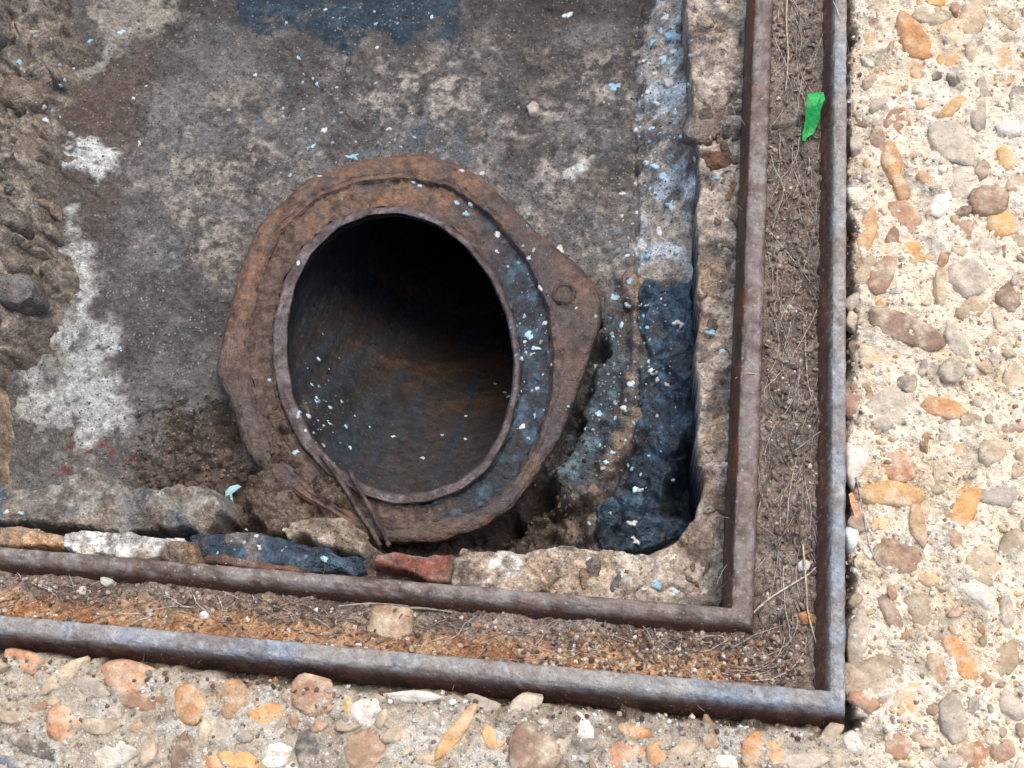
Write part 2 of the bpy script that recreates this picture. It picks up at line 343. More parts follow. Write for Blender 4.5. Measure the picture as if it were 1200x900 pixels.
def stone_mesh(name, cx, cy, L, W, ang, z, hgt, seed, sink=.004, flat=True):
    """an irregular broken pebble seated in the mortar: a ball cut by random planes; size traced on the level z"""
    r = np.random.default_rng(seed); n = 26 if flat else 34
    lat = np.radians([-35,-8,12,28,42,56,70,82,89.5] if flat else [-50,-25,-5,8,18,28,36,44,52,60,68,76,84,89.5]); m = len(lat)
    th = np.arange(n)/n*2*np.pi
    T, P = np.meshgrid(th, lat); d = np.stack([np.cos(P)*np.cos(T), np.cos(P)*np.sin(T), np.sin(P)], -1)
    rad = np.full(T.shape, 1.12)
    k = r.integers(5, 8); an = (np.arange(k)+.8*r.random(k))/k*2*np.pi          # side cuts
    for a in an:
        nn = np.array([math.cos(a), math.sin(a), r.uniform(-.1,.35)]); nn /= np.linalg.norm(nn)
        q = d@nn; rad = np.where(q > .05, np.minimum(rad, r.uniform(.78,1.0)/np.maximum(q,.05)), rad)
    for _ in range(2 if flat else 6):                                             # top cuts
        nn = np.array([r.normal()*.28, r.normal()*.28, 1]) if flat else np.array([r.normal()*.6, r.normal()*.6, .8]); nn /= np.linalg.norm(nn)
        q = d@nn; rad = np.where(q > .05, np.minimum(rad, (r.uniform(.6,.8) if flat else r.uniform(.45,.75))/np.maximum(q,.05)), rad)
    p = d*rad[...,None]
    nz = (.05 if flat else .09)*fbm(p[...,0]+seed, p[...,1]+p[...,2], 2.5, 4, seed % 50); p = p*(1+nz)[...,None]
    ux, uy = p[...,0]*L/2*1.24, p[...,1]*W/2*1.24
    ca, sa = math.cos(math.radians(ang)), math.sin(math.radians(ang))
    V = at(cx+ux*ca-uy*sa, cy-(ux*sa+uy*ca), z)
    V[...,2] += np.where(p[...,2] > 0, p[...,2]*hgt/.75, p[...,2]*sink*1.6)
    V = V.reshape(-1,3); i = np.arange(n); j = (i+1) % n
    F = np.concatenate([np.stack([i+q*n, j+q*n, j+(q+1)*n, i+(q+1)*n], -1) for q in range(m-1)])
    c = at(cx, cy, z); return V-c, F, c
def place_stone(parent, name, cx, cy, L, W, ang, z, hgt, seed, tone, sink=.004, mat=None, flat=True, **kw):
    V, F, c = stone_mesh(name, cx, cy, L, W, ang, z, hgt, seed, sink, flat)
    o = bpy.data.objects.new(name, mesh_np(name, V, F, mat or M_STONE)); o.location = c - (np.array(parent.location) if parent else 0)
    put(o, parent, **kw)
    tq = np.array(tone,float); tq = tq.mean()+(tq-tq.mean())*.85; tq = tq*.86+np.array([204,184,154])*.14; t = np.array(lin(*np.clip(tq,0,255))); t = t*(.85+.3*np.random.default_rng(seed+1).random()); o.color = (*np.clip(t,0,1), 1)
    return o
for i, (cx, cy, L, W, a, k) in enumerate(STONES):
    w = at(cx, cy, ZP); zz = float(samp(gx, gy, gz, w[0], w[1])); zz = max(zz, ZP-.003)
    tl = TONES[k]; place_stone(GROUND, 'stone', cx, cy, L, W, a, zz-.0017, .0028+.0009*rng.random(), 100+i, tl[i % len(tl)])
    occ.append((cx, cy, (L+W)/4))
n_fill = 0
for t in range(4000):
    if n_fill >= 165: break
    if rng.random() < .62: cx, cy = rng.uniform(1000,1215), rng.uniform(-15,915)
    else: cx, cy = rng.uniform(-15,1000), rng.uniform(770,915)
    if cx < 1000 and cy < 762+.1*cx+20: continue
    L = rng.uniform(10, 32); W = L*rng.uniform(.4,.8)
    if any((cx-a)**2+(cy-b)**2 < (r+L*.5+1)**2 for a, b, r in occ): continue
    w = at(cx, cy, ZP); zz = max(float(samp(gx, gy, gz, w[0], w[1])), ZP-.003)
    k = rng.choice(list('ttggbbowd'), p=[.17,.17,.13,.13,.12,.08,.12,.06,.02]); tl = TONES[k]
    place_stone(GROUND, 'stone', cx, cy, L, W, rng.uniform(0,180), zz-.0014, .0026+.001*rng.random(), 900+t, tl[t % len(tl)])
    occ.append((cx, cy, (L+W)/4)); n_fill += 1

bag = Bag()
AC = [lin(*c) for c in ((222,208,184),(200,184,158),(178,160,134),(206,176,132),(160,152,142),(232,224,208),(150,128,108))]
BC = [lin(*c) for c in ((176,170,158),(150,142,130),(196,194,186),(168,146,118),(128,120,112),(208,206,200),(120,100,84))]
for _ in range(5200):
    if rng.random() < .6: px, py = rng.uniform(996,1215), rng.uniform(-15,915); cs = AC
    else: px, py = rng.uniform(-15,1000), rng.uniform(765,915); cs = BC
    if px < 996 and py < 765+.088*px+8: continue
    w = at(px, py, ZP); w[2] = samp(gx, gy, gz, w[0], w[1])
    if w[2] < ZP-.007: continue
    r = .0007*(2.6**(rng.random()**1.8)); V, F = grain(w, r, .55); bag.put(V, F, np.array(cs[rng.integers(7)])*(.85+.3*rng.random()))
bag.build('fine_aggregate', M_GRIT, kind='stuff', label='sand and fine gravel grains showing in the paving mortar')

# ------------------------------------------------------------------ iron frame: outer rail, inner rail, seating channel
FRAME = empty('access_cover_frame', (XR, YB, 0), 'rusty rectangular iron double-rail frame set into the aggregate paving', 'frame')
def rect_loop(name, xl, xr, yb, yt, profx, profy, mat, colf, parent, step=.003, na=.0006):
    """sweep a section (outward offset, z) round a rectangle with mitred corners"""
    cor = [(xl,yb,-1,-1),(xr,yb,1,-1),(xr,yt,1,1),(xl,yt,-1,1)]
    m = len(profx); rows = []
    for s in range(4):
        a, b = cor[s], cor[(s+1) % 4]; L = math.hypot(b[0]-a[0], b[1]-a[1]); n = int(L/step)
        for i in range(n):
            t = i/n; row = []
            for (ox, z), (oy, z2) in zip(profx, profy):
                pa = (a[0]+a[2]*ox, a[1]+a[3]*oy); pb = (b[0]+b[2]*ox, b[1]+b[3]*oy)
                zz = z if s in (1,3) else z2
                row.append((pa[0]+(pb[0]-pa[0])*t, pa[1]+(pb[1]-pa[1])*t, zz))
            rows.append(row)
    V = np.array(rows); k = len(V)
    q = np.arange(m)/(m-1)
    x, y = V[...,0], V[...,1]; sc = na*np.ones(m)
    V[...,0] += sc*.6*fbm(x+V[...,2]*3, y, 240, 4, 21); V[...,1] += sc*.6*fbm(x, y+V[...,2]*3, 240, 4, 22); V[...,2] += -sc*.6*sst(.30,.40,fbm(x, y+V[...,2]*3, 150, 5, 36)) + sc*(.8*fbm(x, y, 220, 4, 23)+.25*fbm(x, y, 30, 2, 24))
    C = colf(V[...,0], V[...,1], V[...,2], np.broadcast_to(q, (k,m)))
    i = np.arange(k)[:,None]; j = np.arange(m-1)[None,:]; i2 = (i+1) % k
    F = np.stack([i*m+j, i2*m+j, i2*m+j+1, i*m+j+1], -1).reshape(-1,4)
    return add(name, V.reshape(-1,3), F, mat, C.reshape(-1,3), parent)
def dens(p, n):
    p = np.array(p, float); t = np.linspace(0, len(p)-1, n); i = np.clip(t.astype(int), 0, len(p)-2); f = (t-i)[:,None]
    return [tuple(v) for v in p[i]*(1-f)+p[i+1]*f]
def col_outer(x, y, z, q):
    c = np.broadcast_to(np.array(lin(92,66,56)), x.shape+(3,))
    c = mix(c, lin(66,48,42), .6*sst(-.1, .6, fbm(x, y+z*4, 70, 4, 31)))
    top = sst(-.0045, -.0016, z)
    tc = mix(lin(144,138,130), lin(146,148,150), sst(-.3, .5, fbm(x, y, 22, 4, 32)))
    tc = mix(tc, lin(132,148,162), .6*sst(.15, .7, fbm(x, y, 16, 3, 33)))
    tc = mix(tc, lin(116,98,88), .5*sst(.15, .65, fbm(x, y, 60, 5, 34)))
    tc = mix(tc, lin(168,168,168), .5*sst(.3, .8, fbm(x, y, 110, 4, 35)))
    fl = fbm(x, y+z*3, 150, 5, 36)
    c = mix(c, lin(118,84,66), .6*sst(.28, .34, fl)); tc = mix(tc, lin(104,84,74),   .4*sst(.40, .44, fl)); tc = mix(tc, lin(176,174,168), .3*sst(.36, .40, fbm(x, y, 190, 4, 37)))
    return mix(c, tc, top)
PX = dens([(-.0165,-.030),(-.0125,-.016),(-.0085,-.003),(-.0075,-.0006),(-.0060,0),(-.0020,0),(-.0008,-.0005),(0,-.0025),(.0012,-.024)], 25)
PY = dens([(-.0118,-.030),(-.0110,-.016),(-.0102,-.003),(-.0096,-.0006),(-.0086,0),(-.0022,0),(-.0012,-.0006),(0.0004,-.003),(.0060,-.024)], 25)
rect_loop('outer_rail', XL, XR, YB, YT, PX, PY, M_RAIL, col_outer, FRAME, step=.0018)
XI, YI = 0.0470, 0.1300            # outer edge of the inner rail
def col_inner(x, y, z, q):
    c = np.broadcast_to(np.array(lin(78,54,44)), x.shape+(3,))
    c = mix(c, lin(54,40,34), .6*sst(-.1, .6, fbm(x, y+z*4, 70, 4, 41)))
    tc = mix(lin(122,110,102), lin(104,90,80), sst(-.2, .5, fbm(x, y, 40, 4, 42)))
    tc = mix(tc, lin(134,126,120), .7*sst(.05, .6, fbm(x, y, 55, 4, 43)))
    tc = mix(tc, lin(128,88,70), .4*sst(.3, .8, fbm(x, y, 75, 4, 45)))
    tc = mix(tc, lin(74,56,48), .6*sst(.25, .7, fbm(x, y, 130, 4, 46)))
    fl = fbm(x, y+z*3, 140, 5, 48); tc = mix(tc, lin(76,58,50), .45*sst(.32, .38, fl)); tc = mix(tc, lin(150,144,138), .5*sst(.36, .41, fbm(x, y, 170, 4, 49)))
    c = mix(c, tc, sst(-.0150, -.0118, z)*sst(.25, .42, q))
    return mix(c, lin(126,72,46), .6*sst(.10, .20, q)*(1-sst(.30,.40,q))*sst(-.2,.4, fbm(x, y, 50, 3, 47)))
IX = dens([(-.0158,-.054),(-.0148,-.024),(-.0128,-.0135),(-.0116,-.0106),(-.0098,-.0098),(-.0035,-.0098),(-.0018,-.0106),(0,-.0135),(.0010,-.026)], 25)
IY = dens([(-.0140,-.054),(-.0135,-.024),(-.0130,-.0135),(-.0124,-.0106),(-.0110,-.0098),(-.0075,-.0098),(-.0052,-.0108),(-.0025,-.0150),(.0010,-.026)], 25)
rect_loop('inner_rail', XL+.0466, XI, YI, YT-.0383, IX, IY, M_RAIL, col_inner, FRAME, na=.0006)
# channel bottom plate
cb = [(XI-.03, -.0262),(XR+.004-.0, -.0262)]
SX = dens([(-.012,-.030),(-.011,-.0262),(.030,-.0262),(.047,-.0262),(.0480,-.034)], 9); SY = dens([(-.010,-.030),(-.009,-.0262),(.020,-.0262),(.040,-.0262),(.0405,-.034)], 9)
rect_loop('channel_plate', XL+.0466, XI, YI, YT-.0383, SX, SY, M_RUST, lambda x,y,z,q: mix(lin(98,62,42), lin(66,46,38), sst(-.2,.5,fbm(x,y,60,3,51))), FRAME, step=.006)

# ------------------------------------------------------------------ pit floor
ZF = -0.120
fx_, fy_ = np.arange(-.640, .032, .0011), np.arange(.125, .755, .0011)
X, Y = np.meshgrid(fx_, fy_)
# flange geometry (traced) is needed here to leave the mouth open
CXP, CYP = 464., 414.
OUTER = [(706,352),(704,380),(694,408),(683,440),(670,478),(656,512),(636,548),(606,590),(570,616),(520,632),(470,637),(440,634),(400,612),(352,584),(322,562),(300,544),(284,518),(279,492),(272,468),(258,446),(254,434),(260,408),(270,372),(279,335),(289,298),(304,266),(332,236),(370,208),(420,190),(470,181),(520,188),(558,206),(590,232),(616,262),(640,284),(664,302),(688,322),(700,336)]
MOUTH = [(603,420),(600,460),(588,505),(566,542),(535,566),(500,578),(465,580),(430,570),(395,548),(365,512),(345,470),(337,425),(337,380),(346,335),(366,296),(398,266),(434,252),(470,250),(510,262),(545,288),(574,325),(594,370)]
RIMO  = [(609,418),(607,462),(595,510),(572,550),(541,574),(503,588),(463,591),(422,579),(382,554),(350,517),(329,472),(320,425),(321,380),(333,331),(355,290),(391,259),(431,245),(471,243),(512,255),(549,282),(579,321),(600,368)]
GROO  = [(648,415),(645,465),(630,515),(604,562),(562,598),(512,612),(462,616),(415,604),(366,576),(326,534),(303,482),(290,425),(294,372),(306,320),(330,270),(370,234),(420,214),(474,209),(528,220),(576,254),(616,304),(642,362)]
def radial(poly, n=420):
    p = np.array(poly, float); th = np.arange(n)/n*2*np.pi; out = np.zeros(n)
    for i, t in enumerate(th):
        d = np.array([math.cos(t), -math.sin(t)]); best = 0
        for q in range(len(p)):
            a = p[q]-(CXP,CYP); e = p[(q+1) % len(p)]-p[q]
            det = -d[0]*e[1]+d[1]*e[0]
            if abs(det) < 1e-9: continue
            tt = (-a[0]*e[1]+a[1]*e[0])/det; s = (d[0]*a[1]-d[1]*a[0])/det
            if tt > 0 and -1e-6 <= s <= 1+1e-6: best = max(best, tt)
        out[i] = best
    for _ in range(8): out = .5*out+.25*(np.roll(out,1)+np.roll(out,-1))
    return out
g_out = fbm(X, Y, 7, 3, 61)
Z = ZF + .004*g_out + .0020*fbm(X, Y, 40, 4, 62) + .0013*fbm(X, Y, 170, 4, 63) + .0008*fbm(X, Y, 400, 3, 60)
light = lambda a, *k, **q: mask(a, ZF, X, Y, *k, **q)
LSAND = [(360,60),(520,55),(620,40),(740,70),(745,180),(735,330),(640,290),(600,235),(540,190),(420,170),(380,120)]
LSAND2 = [(150,190),(230,90),(330,110),(380,180),(310,240),(285,300),(250,400),(170,330),(190,240)]
m_s = np.maximum(light(LSAND, .03, .02, 40, 1), .75*light(LSAND2, .03, .02, 40, 2))
m_wh = light([(85,262),(112,300),(112,360),(142,398),(150,470),(150,500),(100,520),(40,505),(18,440),(36,380),(62,330)], .006, .016, 60, 4)
m_wh2 = light([(130,-20),(215,-20),(205,15),(180,45),(160,50),(150,65),(130,75),(118,40)], .004, .008, 80, 5)
m_wl = light([(88,175),(110,170),(135,178),(138,205),(128,215),(95,210),(82,200)], .003, .006, 110, 6)
m_wb = light([(752,120),(765,20),(800,-20),(812,120),(812,335),(752,322),(748,250),(752,190)], .004, .012, 80, 7)
m_ridge = light([(742,330),(752,330),(750,410),(758,470),(742,520),(712,570),(700,640),(640,650),(655,600),(690,560),(722,480),(735,400)], .006, .010, 60, 8)
m_bl = light([(705,390),(735,370),(728,470),(700,540),(668,570),(650,555),(672,500),(692,440)], .006, .010, 70, 9)
m_dirt = light([(150,560),(170,520),(250,455),(285,470),(300,540),(360,580),(440,610),(560,622),(640,560),(690,600),(690,660),(420,680),(150,640)], .010, .020, 50, 10)
m_brown = light([(60,40),(130,80),(190,60),(175,120),(150,200),(110,300),(70,260),(55,160)], .015, .02, 40, 11)
m_red = light([(70,490),(110,500),(150,520),(140,550),(70,560)], .006, .016, 80, 12)
m_tart = light([(275,-60),(545,-60),(540,20),(538,50),(520,52),(508,38),(470,55),(440,32),(425,60),(402,62),(375,48),(350,35),(300,45),(278,22)], .003, .006, 110, 13)
m_wl = np.maximum(m_wl, .9*light([(662,196),(678,188),(692,184),(690,200),(672,212),(662,208)], .002, .004, 160, 18))
m_vein = line_mask([(134,60),(128,78),(112,95),(100,105),(88,118)], ZF, X, Y, .005, .003, 20)
# relief of the floor
Z += .0014*m_wh + .003*m_wl + .0016*m_wh2 + .0015*m_tart
Z += m_dirt*(.004*fbm(X, Y, 45, 4, 64) + .0035*fbm(X, Y, 140, 4, 65) - .004)
f1, f2, cid = worley(X+.001*fbm(X,Y,200,2,3), Y, 110, 15)
Z -= m_dirt*.004*(1-sst(.02, .22, f2-f1))
Z += m_ridge*(.012+.004*fbm(X, Y, 60, 4, 66))
seam = at(748, 0, ZF)[0]
pr = P2([(745,-200),(742,150),(748,260),(752,340),(748,420),(745,500),(700,640),(900,640),(900,-200)], ZF)
ds = sdf(pr, X, Y)
Z += np.clip(ds, 0, .05)*sst(0,.010,ds)*(.35+.45*sst(.38, .46, Y+.02*fbm(X,Y,30,2,19)))       # foot of the side wall climbs
Z += sst(0, 1, (-.44-X)/.10)*.030*sst(.25, .42, Y+.04*fbm(X,Y,20,2,3))  # rises towards the rubble side
for pts, w, dep in (([(150,490),(180,484),(215,470)], .0016, .004), ([(150,545),(185,549),(212,551)], .0016, .004), ([(330,50),(360,90),(400,130),(420,150)], .0014, .002),
                    ([(742,150),(748,250),(744,300),(756,360),(752,420)], .0022, .005), ([(575,198),(610,215),(650,262)], .0012, .002), ([(60,205),(100,225),(120,235)], .0014, .003), ([(690,155),(725,132)], .0012,.002)):
    Z -= dep*line_mask(pts, ZF, X, Y, w, .0016, 7)
for poly, dep in (([(700,385),(712,395),(700,425),(682,480),(664,530),(640,568),(612,600),(600,590),(640,540),(668,480),(690,420)], .030),
                  ([(640,560),(660,565),(650,590),(610,610),(570,640),(545,632),(600,600)], .030),
                  ([(235,478),(262,472),(285,478),(290,520),(268,530),(250,505)], .016), ([(262,560),(300,545),(306,575),(290,600),(268,596)], .010), ([(600,600),(690,590),(690,650),(560,650)], .016)):
    Z -= dep*light(poly, .006, .006, 90, 16)
Z -= .004*light([(262,300),(300,240),(318,250),(280,330)], .008, .004, 90, 17)
Z += np.where(ds > 0, .0035*fbm(X, Y, 70, 5, 20), 0)
Z -= .045*light([(806,525),(822,540),(836,566),(820,606),(786,604),(788,575),(800,548)], .008, .004, 60, 65)
# bury the hollow under the flange: vertices inside the ring are dropped
po = P2([(CXP+(x-CXP)*.9, CYP+(y-CYP)*.9) for x, y in GROO], -.105)
din = sdf(po, X, Y)
# colours
base = mix(lin(92,88,84), lin(110,107,103), sst(-.5, .5, fbm(X, Y, 18, 5, 71)))
C = mix(base, lin(124,124,122), .5*sst(.1, .7, fbm(X, Y, 30, 4, 72)))
fine = fbm(X, Y, 210, 4, 73)*.6 + fbm(X, Y, 60, 3, 74)*.7
C = mix(C, lin(168,158,146), np.clip(m_s*1.0, 0, 1)*sst(-.15, .55, fine))
C = mix(C, lin(60,54,50), .6*m_s*sst(.05, .5, fbm(X, Y, 150, 4, 75)))
C = mix(C, lin(72,66,62), .7*sst(.2, .8, fbm(X, Y, 25, 4, 76))*(1-m_s))
C = mix(C, lin(62,56,52), .6*sst(.25, .7, fbm(X, Y, 14, 5, 90)))
C = mix(C, lin(88,76,68), .75*m_brown)
C = mix(C, lin(104,80,74), .35*m_brown*sst(.1, .6, fbm(X, Y, 60, 3, 77)))
C = mix(C, lin(112,64,58), .8*m_red*sst(-.1, .4, fbm(X, Y, 90, 3, 78)))
sp = sst(-.95, -.15, fbm(X, Y, 130, 5, 79))
C = mix(C, mix(lin(176,178,172), lin(134,132,124), sst(-.1, .6, fbm(X, Y, 45, 4, 80))), m_wh*sp)
C = mix(C, lin(150,144,132), m_wh2*sp)
C = mix(C, lin(150,150,140), .85*m_vein*sp)
C = mix(C, lin(92,108,116), .5*light([(420,180),(440,150),(500,140),(560,165),(600,200),(570,205),(520,185),(470,178)], .010, .012, 60, 19)*sst(-.3,.4,fbm(X,Y,90,4,92)))
C = mix(C, lin(200,202,198), m_wl*sp)
C = mix(C, mix(lin(184,174,160), lin(212,220,222), sst(-.2, .4, fbm(X, Y, 40, 4, 81))), m_wb*sst(-.75, 0., fbm(X, Y, 60, 5, 82))*.95)
C = mix(C, lin(112,106,104), .5*m_wb*sst(.35, .65, fbm(X, Y, 80, 4, 83)))
C = mix(C, lin(140,122,104), m_ridge*sst(-.6, .2, fbm(X, Y, 120, 4, 84)))
C = mix(C, lin(66,78,88), .85*m_bl)
C = mix(C, lin(116,140,150), .7*m_bl*sst(.15, .6, fbm(X, Y, 90, 4, 85)))
C = mix(C, mix(lin(82,70,62), lin(104,90,80), sst(-.3, .5, fbm(X, Y, 90, 4, 86))), .92*m_dirt)
C = mix(C, lin(48,64,74), m_tart*sst(-.9,-.2,fbm(X,Y,90,5,91)))
C = mix(C, lin(66,90,104), .5*m_tart*sst(.1, .6, fbm(X, Y, 70, 4, 87)))
C = mix(C, lin(90,104,112), .22*sst(.35, .8, fbm(X, Y, 35, 4, 88))*(1-m_dirt))
F, used = grid_faces(din < .004)
add('pit_floor', np.stack([X,Y,Z], -1).reshape(-1,3)[used], F, M_FLOOR, C.reshape(-1,3)[used], kind='structure', label='grimy grey mortar floor of the inspection pit')
FZ = Z
PITF = bpy.data.objects['pit_floor']
def floor_at(x, y): return samp(fx_, fy_, FZ, x, y)
def on_floor(px, py):
    z = ZF
    for _ in range(4):
        w = at(px, py, z); z = floor_at(w[...,0], w[...,1])
    w[...,2] = z; return w

# ------------------------------------------------------------------ drain pipe with flange
PIPE = empty('drain_pipe_bend', tuple(at(CXP, CYP, -.105)), 'rusty cast iron drain pipe bend with oval flange and two lugs', 'drain pipe')
n = 420; th = np.arange(n)/n*2*np.pi
rm, rr, rg, ro = radial(MOUTH), radial(RIMO), radial(GROO), radial(OUTER)
for _ in range(26): ro = .5*ro+.25*(np.roll(ro,1)+np.roll(ro,-1))
ro = ro + 2.2*fbm(np.cos(th)*.1, np.sin(th)*.1, 60, 4, 120)
ro = np.maximum(ro, rg+10)
def ring(r, z):
    return at(CXP+r*np.cos(th), CYP-r*np.sin(th), z)
def loft(name, rings, mat, colf, na=.0008, seed=0, parent=PIPE, fine=6):
    rings = [np.asarray(q) for q in rings]; out = [rings[0]]
    for a, b in zip(rings[:-1], rings[1:]):
        for k in range(1, fine+1): out.append(a+(b-a)*k/fine)
    V = np.stack(out); m = len(V); x, y, z = V[...,0], V[...,1], V[...,2]
    V = V.copy(); q = np.broadcast_to((np.arange(m)/(m-1))[:,None], x.shape)
    nz = na*(.35*fbm(x+z, y, 110, 4, seed) + .9*fbm(x, y-z, 330, 4, seed+1))
    V[...,2] += nz; V[...,0] += .5*na*fbm(x, y+z*2, 200, 3, seed+2); V[...,1] += .5*na*fbm(x+z*2, y, 200, 3, seed+4)
    C = colf(x, y, z, q)
    i = np.arange(m-1)[:,None]*n; j = np.arange(n)[None,:]; j2 = (j+1) % n
    F = np.stack([i+j, i+n+j, i+n+j2, i+j2], -1).reshape(-1,4)
    return add(name, V.reshape(-1,3), F, mat, C.reshape(-1,3), parent)
cw = at(CXP, CYP, -.1)
def rustcol(x, y, z, q, seed):
    c = mix(lin(90,78,72), lin(102,84,72), sst(-.3, .4, fbm(x, y, 35, 4, seed)))
    c = mix(c, lin(136,98,76), .45*sst(.3, .75, fbm(x, y, 40, 4, seed+6)))
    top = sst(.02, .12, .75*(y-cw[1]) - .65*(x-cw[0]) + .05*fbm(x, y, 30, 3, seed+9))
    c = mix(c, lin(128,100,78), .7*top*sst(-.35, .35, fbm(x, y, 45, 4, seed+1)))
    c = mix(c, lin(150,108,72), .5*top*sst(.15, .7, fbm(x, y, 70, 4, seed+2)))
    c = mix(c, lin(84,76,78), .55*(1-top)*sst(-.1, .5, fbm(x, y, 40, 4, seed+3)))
    return mix(c, lin(52,42,40), .55*sst(.15, .7, fbm(x, y, 100, 4, seed+4)))
def groovecol(x, y, z, q):
    c = rustcol(x, y, z, q, 140)
    blue = sst(.0, .05, (x-cw[0])+.35*(y-cw[1])*0 - .02 + .02*fbm(x, y, 40, 3, 150))
    c = mix(c, mix(lin(44,52,60), lin(72,96,112), sst(-.1, .6, fbm(x, y, 120, 4, 151))), .9*blue)
    dirt = sst(.02, .05, -(x-cw[0])-.6*(y-cw[1]) + .02*fbm(x, y, 60, 3, 152))
    return mix(c, mix(lin(78,62,54), lin(104,86,74), sst(-.2,.5,fbm(x,y,160,4,153))), .85*dirt)
# flange: raised outer band with its lugs, dropping to the floor outside
zt = -.096
gw = sst(-.15, .75, np.cos(th-.1)); zg = -.0990-.0058*gw
rows = [ring(rg-2, zg+.0004), ring(rg+2, np.maximum(zg+.003,-.0982)), ring(rg+6, -.0972), ring(rg+.35*(ro-rg), -.0962), ring(rg+.7*(ro-rg), -.0965), ring(ro-4, -.0974), ring(ro-1, -.0990), ring(ro+1, -.104), ring(ro+.5, -.119), ring(ro-3, -.16)]
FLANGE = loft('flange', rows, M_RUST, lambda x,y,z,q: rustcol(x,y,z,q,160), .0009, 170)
rows = [ring(rr+1, zg*.5-.0485), ring(rr+5, zg-.0006), ring(rr+.5*(rg-rr), zg-.001), ring(rg-4, zg-.0004), ring(rg-1, zg+.0006)]
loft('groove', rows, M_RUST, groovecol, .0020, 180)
# rim of the mouth
def rimcol(x, y, z, q):
    c = mix(lin(104,94,92), lin(86,74,70), sst(-.3,.4,fbm(x,y,60,4,191)))
    c = mix(c, lin(140,128,128), .55*sst(.1,.7,fbm(x,y,90,4,192)))
    return mix(c, lin(54,44,44), .6*sst(.2,.7,fbm(x,y,130,4,193)))
rows = [ring(rm-1, -.101), ring(rm, -.0955), ring(rm+1.0, -.0940), ring(rm+.5*(rr-rm), -.0935), ring(rr-1, -.0942), ring(rr+.5, -.0960), ring(rr+2, -.106)]
loft('rim', rows, M_RUST, rimcol, .0004, 195)
# bore: bends away under the floor
rows = []
r0 = ring(rm, -.0945); c0 = at(CXP, CYP, -.0945)
for d in np.linspace(.002, .34, 36):
    e = max(d-.012, 0)
    dy = 1.25*e*e/(e+.018); dx = .12*dy
    q = r0.copy(); s = 1+.10*sst(0,.03,np.array(d))
    q[:,0] = c0[0]+(r0[:,0]-c0[0])*s+dx; q[:,1] = c0[1]+(r0[:,1]-c0[1])*s+dy; q[:,2] = -.0945-d + .0
    rows.append(q)
mid = rows[-1].mean(0); rows.append(mid+(rows[-1]-mid)*.02)
def borecol(x, y, z, q):
    c = mix(lin(44,43,43), lin(58,53,50), sst(-.4,.4,fbm(x,y+z,40,4,201)))
    c = mix(c, lin(86,62,46), .8*sst(-.18,-.22,z+0*x)*sst(-.4,.4,fbm(x+z,y,40,4,202)))
    return mix(c, lin(50,58,66), .6*sst(.1,.6,fbm(x,y+z,70,4,203)))
loft('bore', rows, M_BORE, lambda x,y,z,q: borecol(x,y,z,q)*.95, .0008, 205, fine=4)
# bolt hole boss on the right-hand lug
b = at(661, 344, -.0955); k = 20; t2 = np.arange(k)/k*2*np.pi
V = np.concatenate([np.stack([b[0]+r*np.cos(t2), b[1]+r*np.sin(t2), np.full(k, b[2]+z)], -1) for r, z in ((.0090,-.003),(.0084,.0002),(.0072,.0014),(.0062,.0012),(.0058,-.0022),(.0001,-.0026))])
i = np.arange(k); j = (i+1) % k
Fb = np.concatenate([np.stack([i+q*k, j+q*k, j+(q+1)*k, i+(q+1)*k], -1) for q in range(5)])
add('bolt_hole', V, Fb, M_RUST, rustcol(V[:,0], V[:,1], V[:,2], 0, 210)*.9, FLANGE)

# ------------------------------------------------------------------ sides of the pit
def rock(a1, f1_, a2, f2_, seed): return lambda X, Y, s: a1*fbm(X, Y, f1_, 4, seed) + a2*fbm(X, Y, f2_, 4, seed+1)
def c_ledge(X, Y, s, Z):
    c = mix(lin(168,154,140), lin(192,180,164), sst(-.3,.5,fbm(X,Y,50,4,301)))
    c = mix(c, lin(118,100,86), .75*sst(.15,.6,fbm(X,Y,38,4,302)))
    c = mix(c, lin(92,88,84), .7*sst(.25,.7,fbm(X,Y,55,4,303)))
    c = mix(c, lin(168,144,118), .5*sst(.25,.6,fbm(X,Y,30,3,304)))
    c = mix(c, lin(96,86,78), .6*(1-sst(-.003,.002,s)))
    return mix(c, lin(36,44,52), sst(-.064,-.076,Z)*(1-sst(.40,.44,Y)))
def r_ledge(X, Y, s):
    f1, f2, cid = worley(X, Y, 75, 31)
    return .0035*fbm(X,Y,40,4,305) + .0022*fbm(X,Y,150,4,306) + .005*(cid-.5)*sst(.0,.25,f2-f1) - .004*(1-sst(0,.05,f2-f1))*sst(.4,.7,cid)
wall = lambda *p: np.array(p, float)
pl = P2([(802,-170),(806,0),(812,90),(813,200),(816,330),(815,480),(820,540),(828,566),(818,600),(795,628),(762,645),(700,645),(540,640),(530,660)], -.050)
xe, ye = XR-.004, YB+.006
pl = np.concatenate([pl, [[pl[-1,0]-.005, ye],[xe, ye],[xe, pl[0,1]]]])
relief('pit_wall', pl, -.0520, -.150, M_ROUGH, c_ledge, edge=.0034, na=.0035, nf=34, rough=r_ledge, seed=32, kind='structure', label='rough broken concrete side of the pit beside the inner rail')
WALL = bpy.data.objects['pit_wall']
r_ = np.random.default_rng(5)
LT = [(120,108,98),(148,120,96),(104,98,94),(168,150,130),(132,104,84),(176,168,158),(92,86,82)]
for i in range(64):
    if i < 44: cx, cy = r_.uniform(824,868), r_.uniform(0,640)
    else: cx, cy = r_.uniform(545,840), r_.uniform(662,700)
    place_stone(WALL, 'stone', cx, cy, r_.uniform(9,26), r_.uniform(8,18), r_.uniform(0,180), -.0540, .004, 3000+i, LT[i % 7], sink=.006, mat=M_RSTONE, flat=bool(i % 2))
